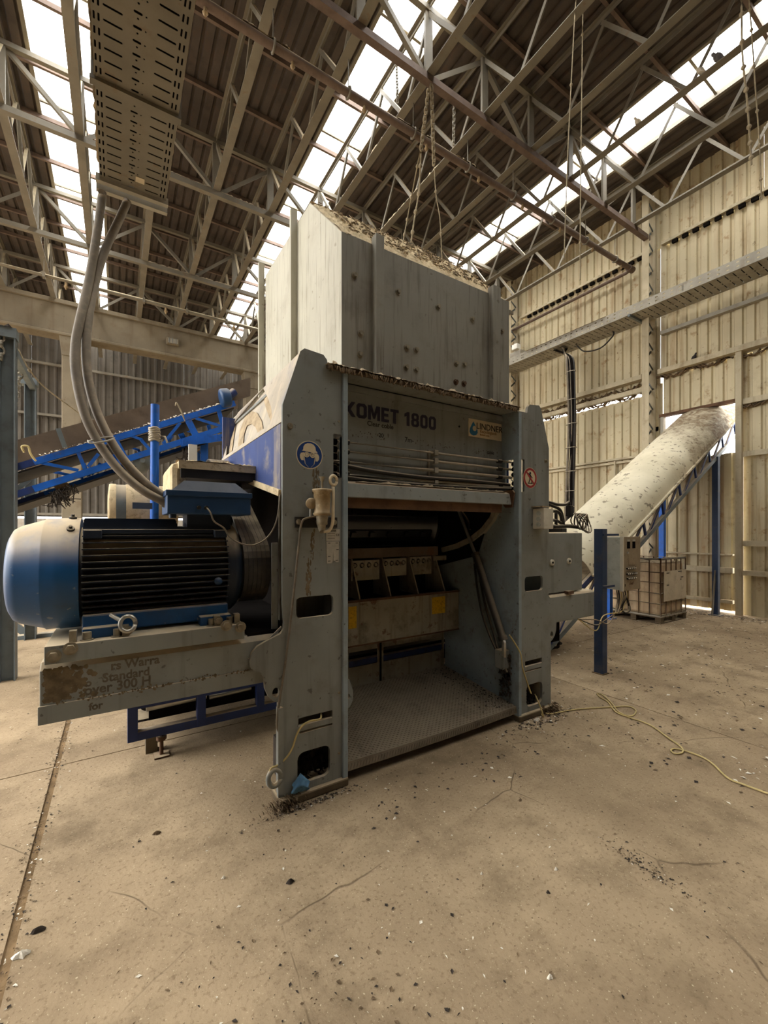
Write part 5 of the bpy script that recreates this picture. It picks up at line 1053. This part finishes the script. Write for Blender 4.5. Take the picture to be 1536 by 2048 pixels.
for x, z, w in ((8.45, .90, .1), (8.9, .91, .14), (9.0, .8, .1), (8.46, .68, .08), (8.98, .76, .05)): MB().box(x, 3.725, z, x+w, 3.728, z+.022).obj('label_print', 'ink_faded', lbp)
MB().box(8.26, 3.74, 1.16, 9.25, 3.77, 1.19).box(8.26, 4.68, 1.16, 9.25, 4.71, 1.19).box(8.26, 3.74, 1.16, 8.29, 4.71, 1.19).obj('top_frame', 'girder_steel', t)
MB().heap(8.30, 3.78, 9.22, 4.68, 1.095, .05, 8, 20, 14).obj('settled_dust', 'dust_grey', t, kind='stuff')
t = thing('red_drum', 'red container half hidden behind the tank under the conveyor', 'container', (9.6, 5.4, 0)); MB().lathe((9.6, 5.4, 0), UZ, [(0, .28), (.3, .28), (.31, .29), (.33, .28), (.9, .28), (1.2, .26)], 20).obj('body', 'red_box', t); MB().lathe((9.6, 5.4, 1.2), UZ, [(0, .27), (.03, .27), (.05, .1)], 20).obj('lid', 'red_box', t)

# cords lying on the floor and along the legs
def cord(label, pts, r=.008, m='cord_cream'):
    b = MB().tube(bez(pts, 6), r, 6); o = b.obj('extension_cord', m); o['label'] = label; o['category'] = 'cord'; o['group'] = 'cream cords'
cord('long cream cord snaking over the floor from the far leg to the right edge', [V((3.18, 2.48, .22)), V((3.2, 2.44, .12)), V((3.22, 2.42, .03))]+[at(u, v, Z=.009) for u, v in ((1082, 1423), (1100, 1428), (1120, 1424), (1160, 1418), (1225, 1414), (1258, 1413), (1272, 1422), (1262, 1432), (1238, 1424), (1222, 1405), (1205, 1390), (1194, 1387), (1200, 1394), (1216, 1404), (1232, 1424), (1262, 1436), (1300, 1450), (1336, 1475), (1362, 1494), (1365, 1505), (1350, 1507), (1342, 1500), (1356, 1498), (1400, 1512), (1426, 1528), (1456, 1556), (1490, 1570), (1560, 1596))], .0065)
cord('thin cream cord hanging down the far leg of the machine into its foot opening', [at(u, v, Y=2.50) for u, v in ((1019, 1270), (1032, 1290), (1041, 1308), (1045, 1335), (1052, 1358))]+[V((3.13, 2.515, .30)), V((3.16, 2.505, .22))], .006)
cord('thin cream cord curving over the near leg of the machine from slot to foot', [V((1.13, 2.56, .50)), V((1.10, 2.505, .487))]+[at(u, v, Y=2.50) for u, v in ((620, 1442), (604, 1452), (594, 1468), (585, 1495), (573, 1515), (556, 1530), (542, 1537), (538, 1552))], .006)

# litter
b = MB(); rnd = random.Random(77)
def flake(b, x, y, L, z=.0):
    a = rnd.uniform(0, 6.3); c, s_ = math.cos(a), math.sin(a); w = L*rnd.uniform(.25, .8); h = rnd.uniform(.002, .4*L)
    b.add([(x-L*c, y-L*s_, .002+z), (x+w*s_, y-w*c, .004+z+h*.4), (x+L*c, y+L*s_, .003+z+h*.3), (x-w*s_, y+w*c, .002+z+h), (x, y, .001+z+h*.6)], [(0, 1, 4), (1, 2, 4), (2, 3, 4), (3, 0, 4)])
bs = {'scrap_dark': MB(), 'scrap_brown': MB(), 'scrap_white': MB()}
def scatter(n, fn, lo_, hi_, wts=(.45, .35, .2)):
    for i in range(n):
        x, y = fn()
        if 1.25 < x < 3.05 and 2.48 < y: continue
        flake(bs[rnd.choices(list(bs), wts)[0]], x, y, rnd.uniform(lo_, hi_))
g = rnd.gauss; u_ = rnd.uniform
scatter(4200, lambda: (u_(-2, 10), u_(.6, 9)), .003, .012, (.4, .4, .2))
scatter(2000, lambda: (u_(3.2, 10.3), u_(1.0, 5.5)), .005, .026, (.5, .28, .22))
scatter(260, lambda: (1.05+g(0, .2), 2.45+g(0, .02)), .003, .011, (.6, .2, .2))
scatter(240, lambda: (3.2+g(0, .25), 2.43+g(0, .06)), .004, .016, (.7, .15, .15))
scatter(110, lambda: (u_(1.2, 3.3), 2.2+g(0, .12)), .004, .018, (.7, .2, .1))
scatter(900, lambda: (-.37+g(0, .03), u_(1.2, 7)), .003, .010, (.45, .4, .15))
scatter(500, lambda: (min(10.3, 10.1+g(0, .2)), u_(1, 5)), .008, .04, (.4, .3, .3))
scatter(200, lambda: (g(.55, .35), g(1.3, .22)), .003, .012, (.4, .4, .2)); scatter(160, lambda: (2.25+g(0, .03), 1.08+g(0, .12)), .003, .009, (.7, .25, .05))
for (m, bb), nm, lb in zip(bs.items(), ('dark_litter', 'brown_litter', 'white_litter'), ('dark shredded litter scattered over the concrete floor', 'brown dusty litter scattered over the concrete floor', 'small white plastic flakes scattered over the concrete floor')):
    o = bb.obj(nm, m); o['kind'] = 'stuff'; o['label'] = lb; o['category'] = 'litter'; o['group'] = 'litter on the floor'
def scrap(name, label, u, v, L, m, flat_=.3, n=14):
    p = at(u, v, Z=0); bb = MB(); k = []
    for i in range(n):
        a = 6.283*i/n; r = L*(.6+.5*noise.noise(V((math.cos(a)*2+u, math.sin(a)*2+v, 0)))); k.append((p.x+r*math.cos(a), p.y+r*math.sin(a)*flat_*2.2, .002))
    top = [(p.x+(x-p.x)*.6, p.y+(y-p.y)*.6, .006+L*.3*(.5+.5*noise.noise(V((x*40, y*40, 3))))) for x, y, z in k]
    bb.add(k+top+[(p.x, p.y, .012+L*.2)], [(i, (i+1) % n, n+(i+1) % n, n+i) for i in range(n)]+[(n+i, n+(i+1) % n, 2*n) for i in range(n)])
    o = bb.obj(name, m); o['label'] = label; o['category'] = 'scrap'; o['group'] = 'loose scraps on the floor'
scrap('rubber_scrap', 'black clump of rubber alone on the floor in front of the near leg', 580, 1765, .035, 'scrap_dark')
scrap('plastic_flake', 'white flake on the floor left of the black rubber clump', 447, 1757, .017, 'scrap_white')
scrap('fluff_clump', 'brown fluffy clump on the floor below the motor shadow', 313, 1668, .036, 'scrap_brown')
scrap('plastic_strip', 'pale twisted plastic strip at the lower left by the open joint', 42, 1912, .05, 'scrap_white', .25)
scrap('rubber_strip', 'dark rubber strip at the lower left just above the pale strip', 76, 1863, .045, 'scrap_dark', .2)
scrap('plastic_flake', 'oval white flake nearest the front of the machine', 790, 1638, .02, 'scrap_white', .2)
scrap('plastic_flake', 'round white flake in the middle of the bare floor', 1112, 1740, .018, 'scrap_white')
scrap('plastic_flake', 'upright white flake halfway between the machine and the lower edge', 963, 1749, .013, 'scrap_white')
scrap('rubber_lump', 'small dark lump on the floor beside the round white flake', 1096, 1786, .014, 'scrap_dark', .45)
scrap('paper_strip', 'long white paper strip near the lower edge of the floor', 1100, 1956, .022, 'scrap_white', .3)
scrap('fluff_clump', 'brown clump on the floor in front of the tread floor', 1041, 1602, .02, 'scrap_brown')
scrap('rag_heap', 'dark ragged heap at the left edge beyond the motor arm', 6, 1325, .16, 'scrap_dark', .35)
scrap('rag_heap', 'pale ragged tuft at the foot of the far leg', 1075, 1440, .05, 'scrap_white', .3)
gl = at(598, 1570, Y=2.49); b = MB(); b.grid(lambda a, c: (gl.x-.045+.11*a+.01*math.sin(c*9), 2.505-.03*(1-abs(2*c-1))-.01*noise.noise(V((a*6, c*6, 1))), .06+.12*c*(1-.5*abs(2*a-1))), 12, 12); o = b.obj('blue_rag', 'glove_blue'); o['label'] = 'faded blue rag stuck at the foot of the near leg'; o['category'] = 'rag'
